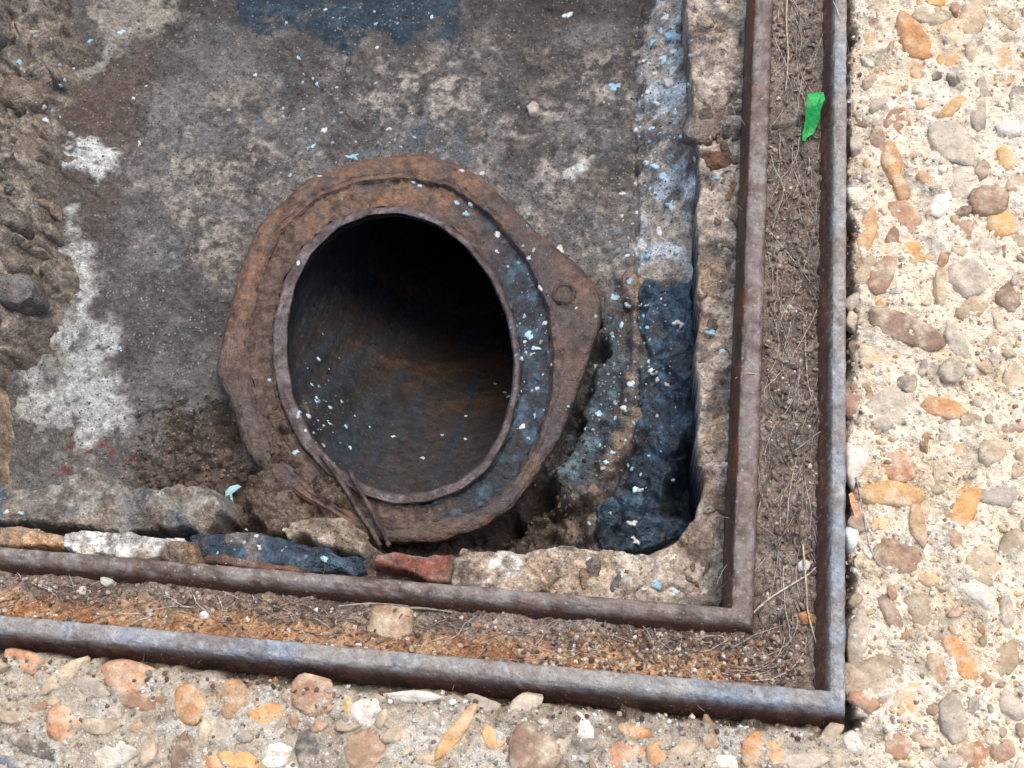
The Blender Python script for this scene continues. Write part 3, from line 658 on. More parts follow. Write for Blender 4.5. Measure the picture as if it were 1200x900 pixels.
# the side under the far rail and the side behind the rubble, out of the photograph
def c_plain(X, Y, s, Z): return mix(lin(120,106,92), lin(146,132,114), sst(-.4,.5,fbm(X,Y+Z*2,40,4,310)))
relief('far_pit_wall', wall((XL+.004,.700),(XR-.004,.700),(XR-.004,YT-.004),(XL+.004,YT-.004)), -.041, -.15, M_ROUGH, c_plain, res=.003, edge=.008, na=.006, rough=rock(.003,50,.002,150,33), kind='structure')
# rubble side on the left
pr = P2([(24,-140),(46,-60),(50,30),(54,90),(42,150),(34,210),(30,290),(32,340),(22,362),(-6,380)], -.085)
pr = np.concatenate([pr, [[-.50,.30],[-.53,.16],[XL+.004,.14],[XL+.004,.735],[pr[0,0],.735]]])
def z_rub(X, Y):
    return -.082 + .008*fbm(X,Y,30,3,330) + .18*np.clip(-.52-X, 0, .1)
def c_rub(X, Y, s, Z):
    c = mix(lin(136,126,114), lin(106,98,90), sst(-.3,.5,fbm(X,Y,40,4,331)))
    c = mix(c, lin(156,146,130), .5*sst(.1,.6,fbm(X,Y,55,4,332)))
    c = mix(c, lin(84,78,74), .6*sst(.2,.7,fbm(X,Y,65,4,333)))
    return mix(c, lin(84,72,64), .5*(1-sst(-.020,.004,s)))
def r_rub(X, Y, s):
    f1, f2, cid = worley(X+.006*fbm(X,Y,60,3,9), Y+.006*fbm(X,Y,60,3,12), 44, 35); g1, g2, gid = worley(X+.003*fbm(X,Y,90,3,9), Y, 110, 36)
    return .016*(cid-.5)*sst(0,.10,f2-f1) + .009*(gid-.5)*sst(0,.10,g2-g1) + .010*(cid-.5)*((X*37+Y*23) % 1-.5) - .006*(1-sst(0,.08,f2-f1)) + .004*fbm(X,Y,140,5,334)
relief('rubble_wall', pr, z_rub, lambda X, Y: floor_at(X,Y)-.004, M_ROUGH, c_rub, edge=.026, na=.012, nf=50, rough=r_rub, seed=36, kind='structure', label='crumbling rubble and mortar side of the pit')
RUB = bpy.data.objects['rubble_wall']
RT = [(136,124,112),(156,142,124),(122,108,94),(138,122,104),(108,98,90),(96,90,86),(146,130,110),(116,102,90),(100,100,102),(130,116,100)]
r_ = np.random.default_rng(77)
RST = [(24,12,60,30,-30),(8,40,40,26,-35),(34,44,44,34,40),(6,74,36,34,20),(20,108,46,34,-15),(36,132,44,24,-35),(8,150,36,30,30),(30,172,40,28,-60),(8,210,34,38,70),(34,214,24,34,80),(6,254,34,40,80),(28,262,28,40,-70),(40,295,10,22,88),(8,304,34,36,10),(18,338,46,34,15),(6,6,28,30,60)]
RST = [q for k, q in enumerate(RST) if k not in (1,3,6,8,9,11)]
for _ in range(16): RST.append((r_.uniform(-4,66), r_.uniform(0,350), r_.uniform(8,20), r_.uniform(7,14), r_.uniform(0,180)))
for i, (cx, cy, L, W, a) in enumerate(RST):
    z = -.086+.004*(i % 3)-.020*max(0,(cx-24)/35)
    place_stone(RUB, 'stone', cx, cy, L*.95, W*.95, a, z, .006+.003*(i % 2), 2000+i, RT[i % len(RT)], sink=.02, mat=M_RSTONE, flat=False)
# lone pale rock at the left edge, nearest the camera
def c_rock(X, Y, s, Z): return mix(mix(lin(164,146,122), lin(142,124,104), sst(-.3,.5,fbm(X,Y,60,4,340))), lin(110,92,76), .6*sst(.2,.7,fbm(X,Y,80,4,341)))
relief('rock', [(-130,385),(-62,392),(-54,410),(-48,440),(-46,480),(-48,540),(-52,580),(-62,598),(-130,600)], -.062, -.125, M_ROUGH, c_rock, edge=.006, na=.003, rough=rock(.004,40,.002,150,37), seed=38,
       label='tan broken rock at the left edge of the pit beside the white stained mortar', cat='rock')
# ledge along the bottom side: a dark bed, then separate lumps of mortar, brick and stone on it
xl0 = XL+.004
pb = P2([(-250,606),(0,622),(120,632),(230,638),(440,652),(560,668)], -.058); pb = np.concatenate([pb, [[pb[-1,0]+.01, ye],[pb[0,0]-.02, ye]]])
relief('brick_ledge', pb, -.060, -.15, M_ROUGH, lambda X,Y,s,Z: mix(lin(70,62,56), lin(98,84,72), sst(-.3,.5,fbm(X,Y,60,4,345))), edge=.004, na=.003, rough=rock(.002,50,.0015,150,39), kind='structure', label='dark mortar bed under the bottom rail')
BL = bpy.data.objects['brick_ledge']
def two(a, b, s1, c=None, s2=80, seed=0, cm=.6):
    def f(X, Y, s, Z):
        q = mix(lin(*a), lin(*b), sst(-.35,.45,fbm(X,Y,s1,4,seed+350)))
        if c is not None: q = mix(q, lin(*c), cm*sst(.15,.6,fbm(X,Y,s2,4,seed+351)))
        q = mix(q, lin(128,114,100), .75*sst(.0,.45,fbm(X,Y,60,5,399)))
        return mix(q, lin(78,68,60), .6*sst(.15,.5,fbm(X,Y,85,5,398)))
    return f
relief('mortar_shelf', [(-40,566),(20,566),(70,560),(98,548),(130,562),(180,566),(240,574),(256,592),(250,612),(228,622),(160,622),(90,620),(30,612),(-40,606)], -.078, -.135, M_ROUGH,
       two((142,138,128),(104,104,104),45,(62,84,98),38,1,.8), edge=.006, na=.005, nf=90, rough=rock(.005,40,.002,140,41), seed=42, parent=BL, pz=-.078)
relief('mortar_lump', [(336,622),(350,608),(380,603),(402,610),(412,622),(428,634),(426,652),(400,648),(372,640)], -.056, -.10, M_ROUGH, two((150,136,118),(172,162,148),70,(86,74,66),60,2), edge=.005, na=.004, rough=rock(.004,60,.0015,160,43), seed=44, parent=BL, pz=-.056)
relief('stone_chip', [(-30,616),(22,619),(45,622),(70,628),(72,641),(30,640),(-30,634)], -.046, -.066, M_ROUGH, two((198,160,122),(182,158,128),90,(128,104,84),70,3), edge=.003, na=.002, rough=rock(.002,80,.001,200,45), seed=46, parent=BL, pz=-.046)
relief('white_mortar_block', [(74,640),(76,626),(100,622),(150,624),(196,627),(198,655),(150,654),(104,650),(84,646)], -.042, -.066, M_ROUGH, two((226,226,222),(206,204,196),90,(160,142,120),60,4,.5), edge=.003, na=.002, rough=rock(.002,70,.001,200,47), seed=48, parent=BL, pz=-.042)
relief('tan_mortar_block', [(196,630),(222,634),(230,652),(226,664),(198,660)], -.042, -.066, M_ROUGH, two((176,152,122),(150,124,98),90,None,60,5), edge=.003, na=.002, rough=rock(.002,70,.001,200,49), seed=50, parent=BL, pz=-.042)
relief('brick', [(438,648),(460,645),(500,649),(530,648),(538,654),(528,682),(500,680),(470,668),(440,660)], -.046, -.068, M_BRICK, two((134,84,72),(114,76,66),90,(150,136,122),45,6,1.), edge=.0025, na=.0015, rough=rock(.002,70,.001,200,51), seed=52, parent=BL, pz=-.046)
relief('pale_mortar_block', [(534,652),(560,645),(600,643),(618,660),(640,690),(600,700),(528,690),(526,678)], -.036, -.068, M_ROUGH, two((188,172,152),(166,146,124),70,(226,222,214),50,7,.8), edge=.003, na=.002, rough=rock(.002,60,.001,200,53), seed=54, parent=BL, pz=-.036)
relief('rust_flake', [(236,652),(262,648),(300,656),(350,664),(352,672),(300,668),(240,660)], -.034, -.06, M_RUST, two((122,86,68),(100,70,58),80,None,60,8), edge=.002, na=.001, rough=rock(.001,90,.0006,200,55), seed=56, parent=BL, pz=-.034)

# ------------------------------------------------------------------ bitumen coatings
def c_tar(X, Y, s, Z):
    c = mix(lin(42,54,66), lin(60,82,98), sst(-.2,.6,fbm(X,Y,55,4,360)))
    c = mix(c, lin(90,116,132), .4*sst(.2,.7,fbm(X,Y,90,4,361)))
    c = mix(c, lin(70,66,66), .7*sst(.3,.7,fbm(X,Y,60,4,362)))
    return mix(c, lin(128,114,100), .6*sst(.15,.55,fbm(X,Y,60,5,399))*(Z > -.07))
def r_tar(X, Y, s):
    w = .004*fbm(X,Y,70,3,363)
    f1, f2, cid = worley(X+w, Y-w, 62, 61)
    low = sst(.30,.40,Y)
    return (.009-.006*low)*(cid-.4)*sst(0,.22,f2-f1) - .004*(1-low)*(1-sst(0,.10,f2-f1)) + .0022*fbm(X,Y,120,4,364) + .0014*fbm(X,Y,330,4,365)
def z_tar(X, Y):
    z = floor_at(X, Y); h = mask([(798,490),(818,520),(830,566),(815,606),(784,604),(782,570),(792,530)], -.11, X, Y, .006, .004, 60, 65)
    return np.maximum(z, -.165) + .006
relief('bitumen_coating', [(752,320),(768,322),(772,334),(812,333),(820,420),(820,480),(832,560),(818,612),(780,640),(760,646),(698,646),(700,596),(722,560),(742,530),(750,480),(748,440),(760,420),(748,390),(746,350)], z_tar, -.150, M_TAR, c_tar,
       edge=.004, na=.003, nf=90, rough=r_tar, seed=62, pz=-.11, label='lumpy blue-black bitumen coating in the pit corner by the concrete side', cat='bitumen')
relief('bitumen_coating', [(216,626),(250,622),(300,626),(336,632),(372,642),(420,650),(430,672),(380,668),(340,668),(262,656),(228,650)], -.052, -.075, M_TAR, c_tar,
       edge=.003, na=.003, nf=90, rough=rock(.003,50,.0015,140,64), seed=66, pz=-.052, label='strip of dark blue bitumen on the bottom ledge between white block and brick', cat='bitumen')

# ------------------------------------------------------------------ silt in the channel
xs = np.arange(XL+.008, XR-.006, .0010); ys = np.arange(YB+.008, YT-.006, .0010)
X, Y = np.meshgrid(xs, ys)
din_ = np.minimum(np.minimum(X-(XL+.008), (XR-.0075)-X), np.minimum(Y-(YB+.010), (YT-.010)-Y))       # from outer rail
dou_ = np.maximum(np.maximum((XL+.0466+.003)-X, X-(XI-.003)), np.maximum((YI+.003)-Y, Y-(YT-.0383-.003)))  # from inner rail
keep = (din_ > -.001) & (dou_ > -.001)
bot = (Y < YI-.001) & (X < XI-.0)
f1, f2, cid = worley(X, Y, 260, 71)
Z = -.0200 + .0028*fbm(X,Y,45,4,370) + .0022*fbm(X,Y,170,4,371) + .0012*(cid-.5)*(f1 < .5)
Z += np.where(bot, .008*(1-sst(.000, .014, din_)), .0045*(1-sst(0,.004,din_)))
Z -= np.where(bot, .004*(1-sst(0,.007,dou_)), .0025*(1-sst(0,.005,dou_)))
C = mix(lin(150,138,126), lin(116,106,97), sst(-.3,.5,fbm(X,Y,60,4,372)))
C = mix(C, lin(124,110,98), .6*sst(.1,.7,fbm(X,Y,90,4,373)))
C = mix(C, lin(118,94,80), .4*sst(.15,.6,fbm(X,Y,34,3,377)))
ora = np.where(bot, 1-sst(.009, .022, din_+.004*fbm(X,Y,70,4,374)), 0)
C = mix(C, mix(lin(190,150,112), lin(162,116,82), sst(-.2,.5,fbm(X,Y,60,4,375))), .95*ora)
C = mix(C, lin(190,158,120), .6*ora*sst(.15,.6,fbm(X,Y,100,4,376)))
F, used = grid_faces(keep)
add('silt', np.stack([X,Y,Z], -1).reshape(-1,3)[used], F, M_DIRT, C.reshape(-1,3)[used], kind='stuff', label='brown and rusty silt filling the channel between the two rails')
CHZ, cxs, cys = Z, xs, ys
def on_chan(px, py):
    z = -.02
    for _ in range(3):
        w = at(px, py, z); z = samp(cxs, cys, CHZ, w[...,0], w[...,1])
    w[...,2] = z; return w

relief('dirt_heap', [(298,445),(312,452),(326,490),(346,528),(382,560),(408,578),(442,608),(448,634),(410,642),(370,634),(325,622),(286,604),(292,566),(306,550),(296,512),(290,470)], lambda X, Y: np.maximum(floor_at(X,Y)+.006, -.0965+.010*fbm(X,Y,30,3,381)), -.128, M_DIRT,
       two((88,72,62),(70,56,50),80,(106,92,80),90,9), edge=.010, na=.008, nf=70, rough=lambda X, Y, s: .003*fbm(X,Y,110,4,382)+.002*fbm(X,Y,330,3,383)-.003*(1-sst(0,.15,(lambda w: w[1]-w[0])(worley(X,Y,120,77)))), seed=384, pz=-.1, kind='stuff', label='crumbly brown soil heaped over the lower left of the flange')
# grit: loose grains in the channel, on the pit dirt and along the outside of the frame
bag = Bag()
GC = [lin(*c) for c in ((150,132,112),(120,100,84),(188,170,146),(96,84,76),(206,196,182),(164,122,92),(84,70,62),(160,146,132),(122,96,80))]
def strew(n, fn, rlo, rhi, cols, z0=.0002):
    for _ in range(n):
        w = fn()
        if w is None: continue
        r = rlo*(rhi/rlo)**(rng.random()**1.6)
        V, F = grain(w+np.array([0,0,r*.35+z0]), r); c = np.array(cols[rng.integers(len(cols))])*(.8+.4*rng.random()); bag.put(V, F, c)
def chan_bottom():
    px = rng.uniform(-10, 945); f = rng.random(); return on_chan(px, (676+.07*px)*(1-f)+(735+.082*px)*f - 4)
def chan_corner():
    return on_chan(rng.uniform(640,940), rng.uniform(738,800))
def chan_right():
    return on_chan(rng.uniform(898,958), rng.uniform(-10,740))
strew(1500, chan_bottom, .0005, .0019, GC); strew(800, chan_corner, .0006, .0020, GC); strew(700, chan_right, .0005, .0017, GC)
def pit_dirt():
    px, py = rng.uniform(160,690), rng.uniform(470,640)
    if ((px-464)/205)**2+((py-412)/215)**2 < 1: return None
    return on_floor(px, py)
def pit_any():
    px, py = rng.uniform(90,800), rng.uniform(-10,560)
    if ((px-480)/225)**2+((py-412)/225)**2 < 1: return None
    return on_floor(px, py)
strew(2600, pit_any, .00035, .0013, [lin(*c) for c in ((96,88,82),(126,118,108),(76,70,66),(152,144,132),(108,98,90))], 0)
strew(1500, pit_dirt, .0006, .0022, [lin(*c) for c in ((84,68,58),(98,80,68),(70,56,50),(120,102,86))])
def rim_gap():
    if rng.random() < .5: px = rng.uniform(-10,985); w = at(px, 758+.088*px+rng.uniform(8,26), ZP)
    else: w = at(rng.uniform(993,1008), rng.uniform(0,850), ZP)
    w[2] = samp(gx, gy, gz, w[0], w[1]); return w
strew(500, rim_gap, .0006, .0022, GC+[lin(206,214,212)])
bag.build('grit', M_GRIT, smooth=False, kind='stuff', label='loose grit and soil crumbs in the channel and the pit')

# dead root fibres matted in the channel
bag = Bag()
FC = [lin(*c) for c in ((150,138,126),(122,110,100),(172,162,150),(108,96,86),(194,186,176))]
def chan_fibre(x0, y0, ang, L, bend, r):
    k = 9; a = ang; p = [np.array([x0, y0])]
    for _ in range(k-1): a += bend*rng.standard_normal(); p.append(p[-1]+L/k*np.array([math.cos(a), math.sin(a)]))
    p = np.array(p); p[:,0] = np.clip(p[:,0], -.8, XR-.009)
    z = samp(cxs, cys, CHZ, p[:,0], p[:,1])
    pts = np.column_stack([p, z+.0006+.0022*rng.random()*np.sin(np.linspace(0,np.pi,k))])
    return tube(smooth_path(pts, 16), np.linspace(r, r*.5, 16), 4)
for _ in range(230):
    y = rng.uniform(.135,.56); x = rng.uniform(XI+.001, XR-.012)
    V, F = chan_fibre(x, y, math.pi/2*rng.choice([1,-1])+.35*rng.standard_normal(), rng.uniform(.015,.07), .13, rng.uniform(.00012,.00034)); bag.put(V, F, FC[rng.integers(5)])
for _ in range(150):
    x = rng.uniform(-.38,.04); y = rng.uniform(YB+.016, YI-.003)
    V, F = chan_fibre(x, y, rng.choice([0,math.pi])+.4*rng.standard_normal(), rng.uniform(.012,.045), .25, rng.uniform(.00014,.00035)); bag.put(V, F, FC[rng.integers(5)])
for _ in range(12):      # a nest of roots curling round the corner
    t = rng.uniform(0,1.2); r_ = rng.uniform(.012,.034); cx_, cy_ = XI-.006+.006*rng.standard_normal(), YI+.006+.006*rng.standard_normal()
    aa = np.linspace(-1.75+.2*rng.standard_normal(), .15+.2*rng.standard_normal(), 14); x = cx_+r_*1.05*np.cos(aa); y = cy_+r_*np.sin(aa)*.9
    x = np.minimum(x, XR-.010); y = np.maximum(y, YB+.013); z = samp(cxs, cys, CHZ, x, y)+.001+.001*rng.random()
    V, F = tube(np.column_stack([x,y,z]), .00028, 4); bag.put(V, F, FC[rng.integers(5)])
bag.build('root_fibres', M_FIBRE, kind='stuff', label='mat of thin dead root fibres lying in the channel')

bag = Bag()
LC = [lin(*c) for c in ((116,104,94),(132,120,108),(98,88,80),(150,138,122),(88,80,74),(126,106,92))]
def flake(w, L, W):
    k = 7; t = np.arange(k)/k*2*np.pi; a = rng.uniform(0,6); q = .75+.5*rng.random(k); x = L*q*np.cos(t); y = W*q*np.sin(t); tl = rng.standard_normal(2)*.35
    x, y = x*math.cos(a)-y*math.sin(a), x*math.sin(a)+y*math.cos(a); rows = []
    for sc, dz in ((.03,0),(1,0),(1.02,.0004),(.5,.0008),(.03,.0007)): rows.append(np.stack([w[0]+x*sc, w[1]+y*sc, w[2]+.0012+dz+(tl[0]*x+tl[1]*y)*sc], -1))
    i = np.arange(k); j = (i+1) % k
    bag.put(np.concatenate(rows), np.concatenate([np.stack([i+q_*k, j+q_*k, j+(q_+1)*k, i+(q_+1)*k], -1) for q_ in range(4)]), LC[rng.integers(6)])
for _ in range(300): flake(chan_right(), rng.uniform(.0008,.0034), rng.uniform(.0005,.0013))
for _ in range(160): flake(chan_bottom(), rng.uniform(.0008,.0030), rng.uniform(.0005,.0014))
bag.build('leaf_litter', M_FIBRE, kind='stuff', label='small flakes of leaf litter in the channel')

# ------------------------------------------------------------------ pale splashes (bluish white droplets) on everything in the pit
bag = Bag()
def blob(c, rx, ry, ang, col, h=.0007):
    k = 10; t = np.arange(k)/k*2*np.pi; rad = .8+.4*rng.random(k); ca, sa = math.cos(ang), math.sin(ang)
    rows = []
    for sc, z in ((1.08,-.0022),(1.0,0.),(.75,.8),(.4,1.0),(.02,1.05)):
        x, y = rx*rad*sc*np.cos(t), ry*rad*sc*np.sin(t)
        rows.append(np.stack([c[0]+x*ca-y*sa, c[1]+x*sa+y*ca, np.full(k, c[2]+(z*h if z >= 0 else z))], -1))
    V = np.concatenate(rows); i = np.arange(k); j = (i+1) % k
    bag.put(V, np.concatenate([np.stack([i+q*k, j+q*k, j+(q+1)*k, i+(q+1)*k], -1) for q in range(4)]), col)
WB = [lin(*c) for c in ((176,210,220),(200,214,216),(150,186,204),(206,206,200),(128,164,188))]
dg = bpy.context.evaluated_depsgraph_get()
def cast(px, py):
    """first surface under a traced point (so that a splash lies on what it fell on)"""
    o = Vector((0,0,CAM_H)); d = Vector(at(px, py, -.1))-o; d.normalize()
    hit, loc, nrm, *_ = SC.ray_cast(dg, o, d)
    return np.array(loc) if hit else None
bpy.context.view_layer.update(); dg = bpy.context.evaluated_depsgraph_get()
SPL = [(349,68,14,6,-60),(366,92,6,5,0),(372,98,10,6,-60),(298,88,7,6,0),(381,152,12,9,20),(367,171,14,8,15),(413,183,22,7,8),(140,38,14,12,20),(105,48,10,8,0),(172,101,9,5,10),(156,115,8,7,0),(163,168,12,5,-60),(20,73,12,10,0),(70,99,7,6,0),(52,140,8,14,80),(86,80,6,8,80),
 (666,16,18,9,35),(722,100,18,14,0),(760,190,14,8,0),(769,194,12,12,0),(755,71,8,6,0),(745,215,7,12,80),(731,226,8,10,70),(745,250,7,16,85),(728,253,6,6,0),(760,108,10,9,0),(775,35,18,12,60),(790,60,12,16,80),(770,85,14,10,40),(620,250,7,6,0),(655,292,12,10,-40),(565,203,9,6,0),(620,302,7,6,0),(535,238,12,10,20),(552,238,10,9,0),(545,250,10,8,-40),(583,275,9,8,0),(582,295,7,7,0),(613,288,5,5,0),(485,213,8,5,0),(492,218,9,5,10),
 (622,392,16,10,10),(625,408,18,10,0),(640,378,9,8,0),(630,455,7,6,0),(627,487,6,6,0),(620,513,5,6,0),(610,500,8,12,80),(722,349,14,12,0),(736,356,8,8,0),(697,430,9,12,70),(740,450,10,9,0),(732,480,8,12,80),(704,485,14,10,20),(763,433,14,14,0),(718,530,10,7,40),(711,541,9,7,30),(728,382,7,9,0),(748,572,16,14,0),(742,612,12,10,0),(745,632,18,10,0),(716,602,8,4,0),(787,562,9,7,0),(760,385,9,7,0),(795,380,14,10,0),(775,350,5,5,0),(757,358,5,5,0),
 (782,20,26,14,50),(792,40,20,24,80),(768,48,16,10,30),(778,70,22,12,60),(786,95,14,22,80),(770,120,12,9,0),(792,130,12,16,70),(765,150,12,8,20),(780,205,16,12,0),(790,240,14,18,70),(772,270,18,12,30),(795,290,14,12,0),(760,300,10,16,80),(735,300,9,8,0),(738,330,10,9,0),(455,152,10,5,20),(470,172,8,5,0),(540,200,9,6,0),(440,28,10,6,0),(380,12,12,6,20),(505,20,8,10,70),(349,309,7,7,0),(316,446,7,7,0),(346,530,10,6,60),(360,488,8,8,0),(350,484,6,6,0),(460,512,7,4,20),(495,537,6,5,0),(545,515,4,5,60),(546,488,4,4,0),(518,510,6,4,0),(385,495,5,10,50),(370,470,4,9,50),(405,500,4,7,40),(410,525,5,5,0),(372,420,4,10,55),(365,450,4,8,55),(400,470,4,6,50),(596,465,4,8,85),(581,450,3,14,60),
 (853,52,10,12,0),(851,67,8,10,0),(832,98,9,7,0),(866,107,10,8,0),(866,118,9,8,0),(815,186,8,7,0),(840,208,9,8,0),(851,258,8,8,0),(846,412,10,8,0),(850,545,9,9,0),(832,390,8,14,70),(808,98,10,6,60),(769,685,16,16,0),(790,692,12,12,0),(755,690,8,6,0),(690,655,10,8,0),(645,669,6,5,0),(730,675,9,8,0),(742,700,6,6,0),(300,628,7,6,0),(333,620,8,5,30),(288,620,5,5,0),(303,641,6,5,0),(380,655,8,10,60),(8,600,10,6,0),(24,601,14,7,0),(140,408,8,10,60)]
for (px, py, w, h, a) in SPL:
    p = cast(px, py)
    if p is None or p[2] > -.03: continue
    s = .00042*(CAM_H-p[2])/.76*.95
    cc = WB[rng.integers(4)]
    for q in range(6):
        e = rng.standard_normal(2)*.24; a_ = math.radians(a+5); u, v = e[0]*w*s, e[1]*h*s
        blob(p+np.array([u*math.cos(a_)-v*math.sin(a_), u*math.sin(a_)+v*math.cos(a_), 0]), w*s*rng.uniform(.2,.5), h*s*rng.uniform(.2,.5), a_+rng.normal()*.4, np.array(cc)*rng.uniform(.75,1.05), h=.0005)
cl = [(752,230,46,220,170),(780,110,28,130,130),(400,150,90,70,34),(622,400,26,150,70),(715,470,40,110,60),(770,440,40,120,50),(845,200,25,200,60),(380,480,34,60,40),(60,120,50,120,34),(350,110,60,60,20),(440,20,130,35,24),(300,640,110,20,16),(720,680,90,25,22)]
for cx, cy, sx, sy, k in cl:
    for _ in range(k):
        px, py = cx+sx*.5*rng.standard_normal(), cy+sy*.5*rng.standard_normal()
        if not (0 < px < 905 and -10 < py < 720): continue
        p = cast(px, py)
        if p is None or p[2] > -.03: continue
        r = .00032*(5.0**(rng.random()**1.5)); blob(p, r*rng.uniform(.8,1.9), r, rng.uniform(0,6), np.array(WB[rng.integers(5)])*rng.uniform(.35,.9), h=.0003)
bag.build('splashes', M_PAINT, kind='stuff', label='pale bluish white splashes and droplets spattered over the pit')

# ------------------------------------------------------------------ small separate things
def sheet(name, poly_px, z, thick, mat, col, curl, **kw):
    """a thin scrap with real thickness: outline traced, gently curled"""
    p = at([q[0] for q in poly_px], [q[1] for q in poly_px], z); c = p.mean(0); k = len(p)
    rows = []
    for sc, dz in ((1,0.),(1,thick),(.66,thick),(.33,thick),(.03,thick),):
        q = c+(p-c)*sc; q[:,2] = z+dz+curl*((q[:,0]-c[0])*12)**2+curl*.6*np.sin((q[:,1]-c[1])*160); rows.append(q)
    for sc in (.6,.03):
        q = c+(p-c)*sc; q[:,2] = z+curl*((q[:,0]-c[0])*12)**2+curl*.6*np.sin((q[:,1]-c[1])*160); rows.insert(0, q) if sc == .6 else rows.insert(0, q)
    V = np.concatenate(rows); i = np.arange(k); j = (i+1) % k; m = len(rows)
    F = np.concatenate([np.stack([i+q*k, j+q*k, j+(q+1)*k, i+(q+1)*k], -1) for q in range(m-1)])
    cc = np.array(lin(*col))*(1+.12*fbm(V[:,0],V[:,1],200,3,5))[:,None]
    return add(name, V, F, mat, cc, smooth=False, **kw)
M_GREEN = make_mat('green_plastic', .4, var=.2, vs=300, vs2=900, gr=.3, bump=.5, hue=lin(96,120,70), hue_amt=.6, hs=140, spec=.5)
sheet('plastic_scrap', [(945,117),(955,114),(964,113),(965,124),(961,131),(960,140),(955,150),(947,155),(944,163),(941,160),(942,148),(944,140),(943,128)], -.010, .0006, M_GREEN, (24,168,76), .011, label='bright green torn plastic scrap in the right channel against the outer rail', cat='plastic scrap')
def strand(name, pts, r, col, label, cat, lift=.0015, z=None, mat=M_FIBRE, surf='chan', taper=.5, **kw):
    px, py = np.array([p[0] for p in pts], float), np.array([p[1] for p in pts], float)
    if z is not None: w = at(px, py, np.asarray(z, float))
    elif surf == 'chan': w = on_chan(px, py)
    elif surf == 'cast': w = np.array([cast(a, b) for a, b in zip(px, py)])
    else: w = on_floor(px, py)
    w = w.copy(); w[:,2] += lift
    k = max(14, 5*len(pts)); V, F = tube(smooth_path(w, k), r*np.linspace(1, taper, k)*(1+.12*rng.standard_normal(k)), 6)
    c = np.array(lin(*col))*(1+.15*rng.standard_normal((len(V),1))*.5)
    return add(name, V, F, mat, np.clip(c,0,1), label=label, cat=cat, **kw)
strand('dry_straw', [(880,722),(900,704),(925,688),(945,676),(955,667)], .0006, (196,184,170), 'pale straight dry stem lying across the channel at the frame corner', 'stem', lift=.004)
strand('green_grass', [(905,196),(910,206),(916,218),(917,232),(911,250),(907,262)], .00045, (140,160,112), 'thin green grass blade lying in the right channel below the plastic scrap', 'grass blade', lift=.003)
strand('dry_stalk', [(922,0),(921,30),(923,70),(920,110)], .0007, (176,164,140), 'straight dry stalk in the right channel at the top edge', 'stem', lift=.003)
strand('dry_stalk', [(940,640),(944,690),(946,720),(957,760),(962,772)], .0006, (184,170,150), 'bent dry stalk hanging down the inside of the outer rail near the corner', 'stem', lift=.004)
strand('hair_strand', [(1003,560),(1008,585),(1013,612),(1018,640),(1030,662),(1046,672)], .00045, (150,150,160), 'dark curved wire-thin strand on the paving beside the right rail', 'strand', surf='cast', lift=.0012)
strand('hair_strand', [(975,0),(985,25),(994,60),(997,100),(998,150),(1003,185)], .00028, (190,186,180), 'long pale hair-like strand crossing the outer rail at the top', 'strand', surf='cast', lift=.0012)
strand('straw', [(862,444),(875,438),(890,440)], .00035, (206,200,190), 'short pale straw lying across the inner rail at mid height', 'straw', surf='cast', lift=.001)
strand('straw', [(616,719),(634,716)], .0009, (220,214,200), 'short thick white straw bit in the middle of the bottom channel', 'straw', lift=.002, taper=.9)
strand('twig', [(470,713),(500,714),(530,718)], .0010, (150,138,122), 'grey twig beside the orange stone in the bottom channel', 'twig', lift=.002)
strand('twig', [(400,712),(440,709),(480,712)], .0005, (160,150,136), 'thin pale twig over the orange stone in the bottom channel', 'twig', lift=.0045)
w = on_chan(460, 732)
place_stone(None, 'stone', 460, 732, 46, 42, -20, float(w[2])-.002, .0045, 5000, (170,136,104), sink=.004, label='square orange-tan stone stuck in the bottom channel', cat='stone')
w = on_chan(946, 724); place_stone(None, 'pebble', 946, 724, 14, 18, 70, float(w[2]), .004, 5001, (176,112,56), label='small orange pebble in the right channel near the corner', cat='pebble')
w = on_chan(942, 663); place_stone(None, 'pebble', 941, 664, 14, 12, 20, float(w[2]), .004, 5002, (214,212,206), label='small white pebble in the right channel above the dry stem', cat='pebble')
w = on_chan(97, 682); place_stone(None, 'pebble', 98, 693, 9, 9, 20, float(w[2]), .003, 5003, (222,214,204), label='tiny white pebble in the bottom channel near the left edge', cat='pebble')
w = on_chan(126, 682); place_stone(None, 'pebble', 126, 682, 14, 10, 0, float(w[2]), .003, 5004, (176,196,184), label='pale green-grey chip in the bottom channel near the left edge', cat='pebble')
w = on_chan(240, 722); place_stone(None, 'pebble', 240, 722, 9, 9, 0, float(w[2]), .003, 5005, (226,222,214), label='small white pebble in the bottom channel below the tan block', cat='pebble')
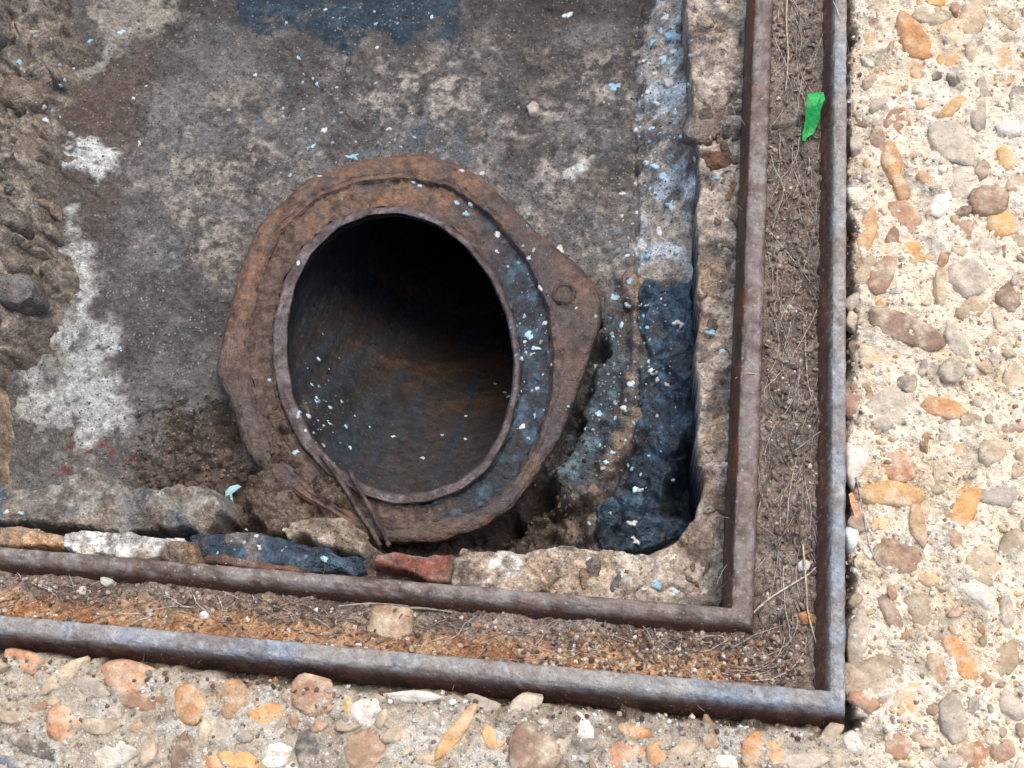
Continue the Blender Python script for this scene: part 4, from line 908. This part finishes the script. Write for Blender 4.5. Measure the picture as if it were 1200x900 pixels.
w = on_floor(625, 129); place_stone(None, 'pebble', 625, 129, 13, 13, 30, float(w[2]), .005, 5006, (150,150,142), label='round grey pebble on the pit floor above the pipe', cat='pebble')
place_stone(WALL, 'stone', 822, 146, 40, 36, 60, -.056, .006, 5007, (122,112,104), sink=.01, mat=M_RSTONE, flat=False)
place_stone(WALL, 'stone', 838, 188, 22, 30, 80, -.054, .006, 5008, (124,82,58), sink=.01, mat=M_RSTONE, flat=False)
place_stone(WALL, 'stone', 858, 226, 24, 20, 10, -.054, .005, 5009, (168,122,74), sink=.01, mat=M_RSTONE, flat=False)
M_SHELL = make_mat('pale_shell', .4, var=.1, bump=.1, spec=.5)
w = on_floor(272, 581)
sheet('shell_chip', [(284,571),(276,572),(270,577),(270,585),(273,594),(269,592),(264,584),(265,576),(271,571),(279,569)], float(w[2])+.004, .0009, M_SHELL, (160,206,214), .003, label='pale blue crescent-shaped chip on the dirt left of the pipe', cat='chip')
# crumpled white foil by the frame
place_stone(None, 'paper_wad', 997, 632, 26, 16, 80, ZP-.004, .007, 5010, (206,222,226), sink=.004, mat=M_STONE, label='crumpled white scrap wedged beside the right outer rail', cat='scrap')
sheet('dry_leaf', [(994,580),(998,578),(1005,592),(1011,612),(1012,622),(1007,620),(1001,604),(996,590)], ZP+.001, .0007, M_FIBRE, (196,150,112), .002, label='narrow tan dry leaf wedged beside the right outer rail', cat='leaf')
# old wire bent over the lip of the pipe
def rod(pts, zs, r, n=28):
    w = at(np.array([p[0] for p in pts],float), np.array([p[1] for p in pts],float), np.array(zs,float))
    return tube(smooth_path(w, n), r*(1+.1*rng.standard_normal(n)), 7)
bag = Bag()
for pts, zs in (([(376,534),(392,554),(408,578),(422,602),(436,622),(446,640)], [-.092,-.090,-.092,-.093,-.090,-.088]), ([(410,552),(420,572),(432,592),(442,612),(452,630),(456,640)], [-.0895,-.089,-.091,-.091,-.089,-.088])):
    V, F = rod(pts, zs, .0016); bag.put(V, F, mix(lin(96,80,74), lin(64,52,48), sst(-.3,.3,fbm(V[:,0],V[:,1],150,3,9))))
bag.build('bent_wire', M_RUST, label='old double wire hanging over the lower left lip of the pipe', cat='wire')
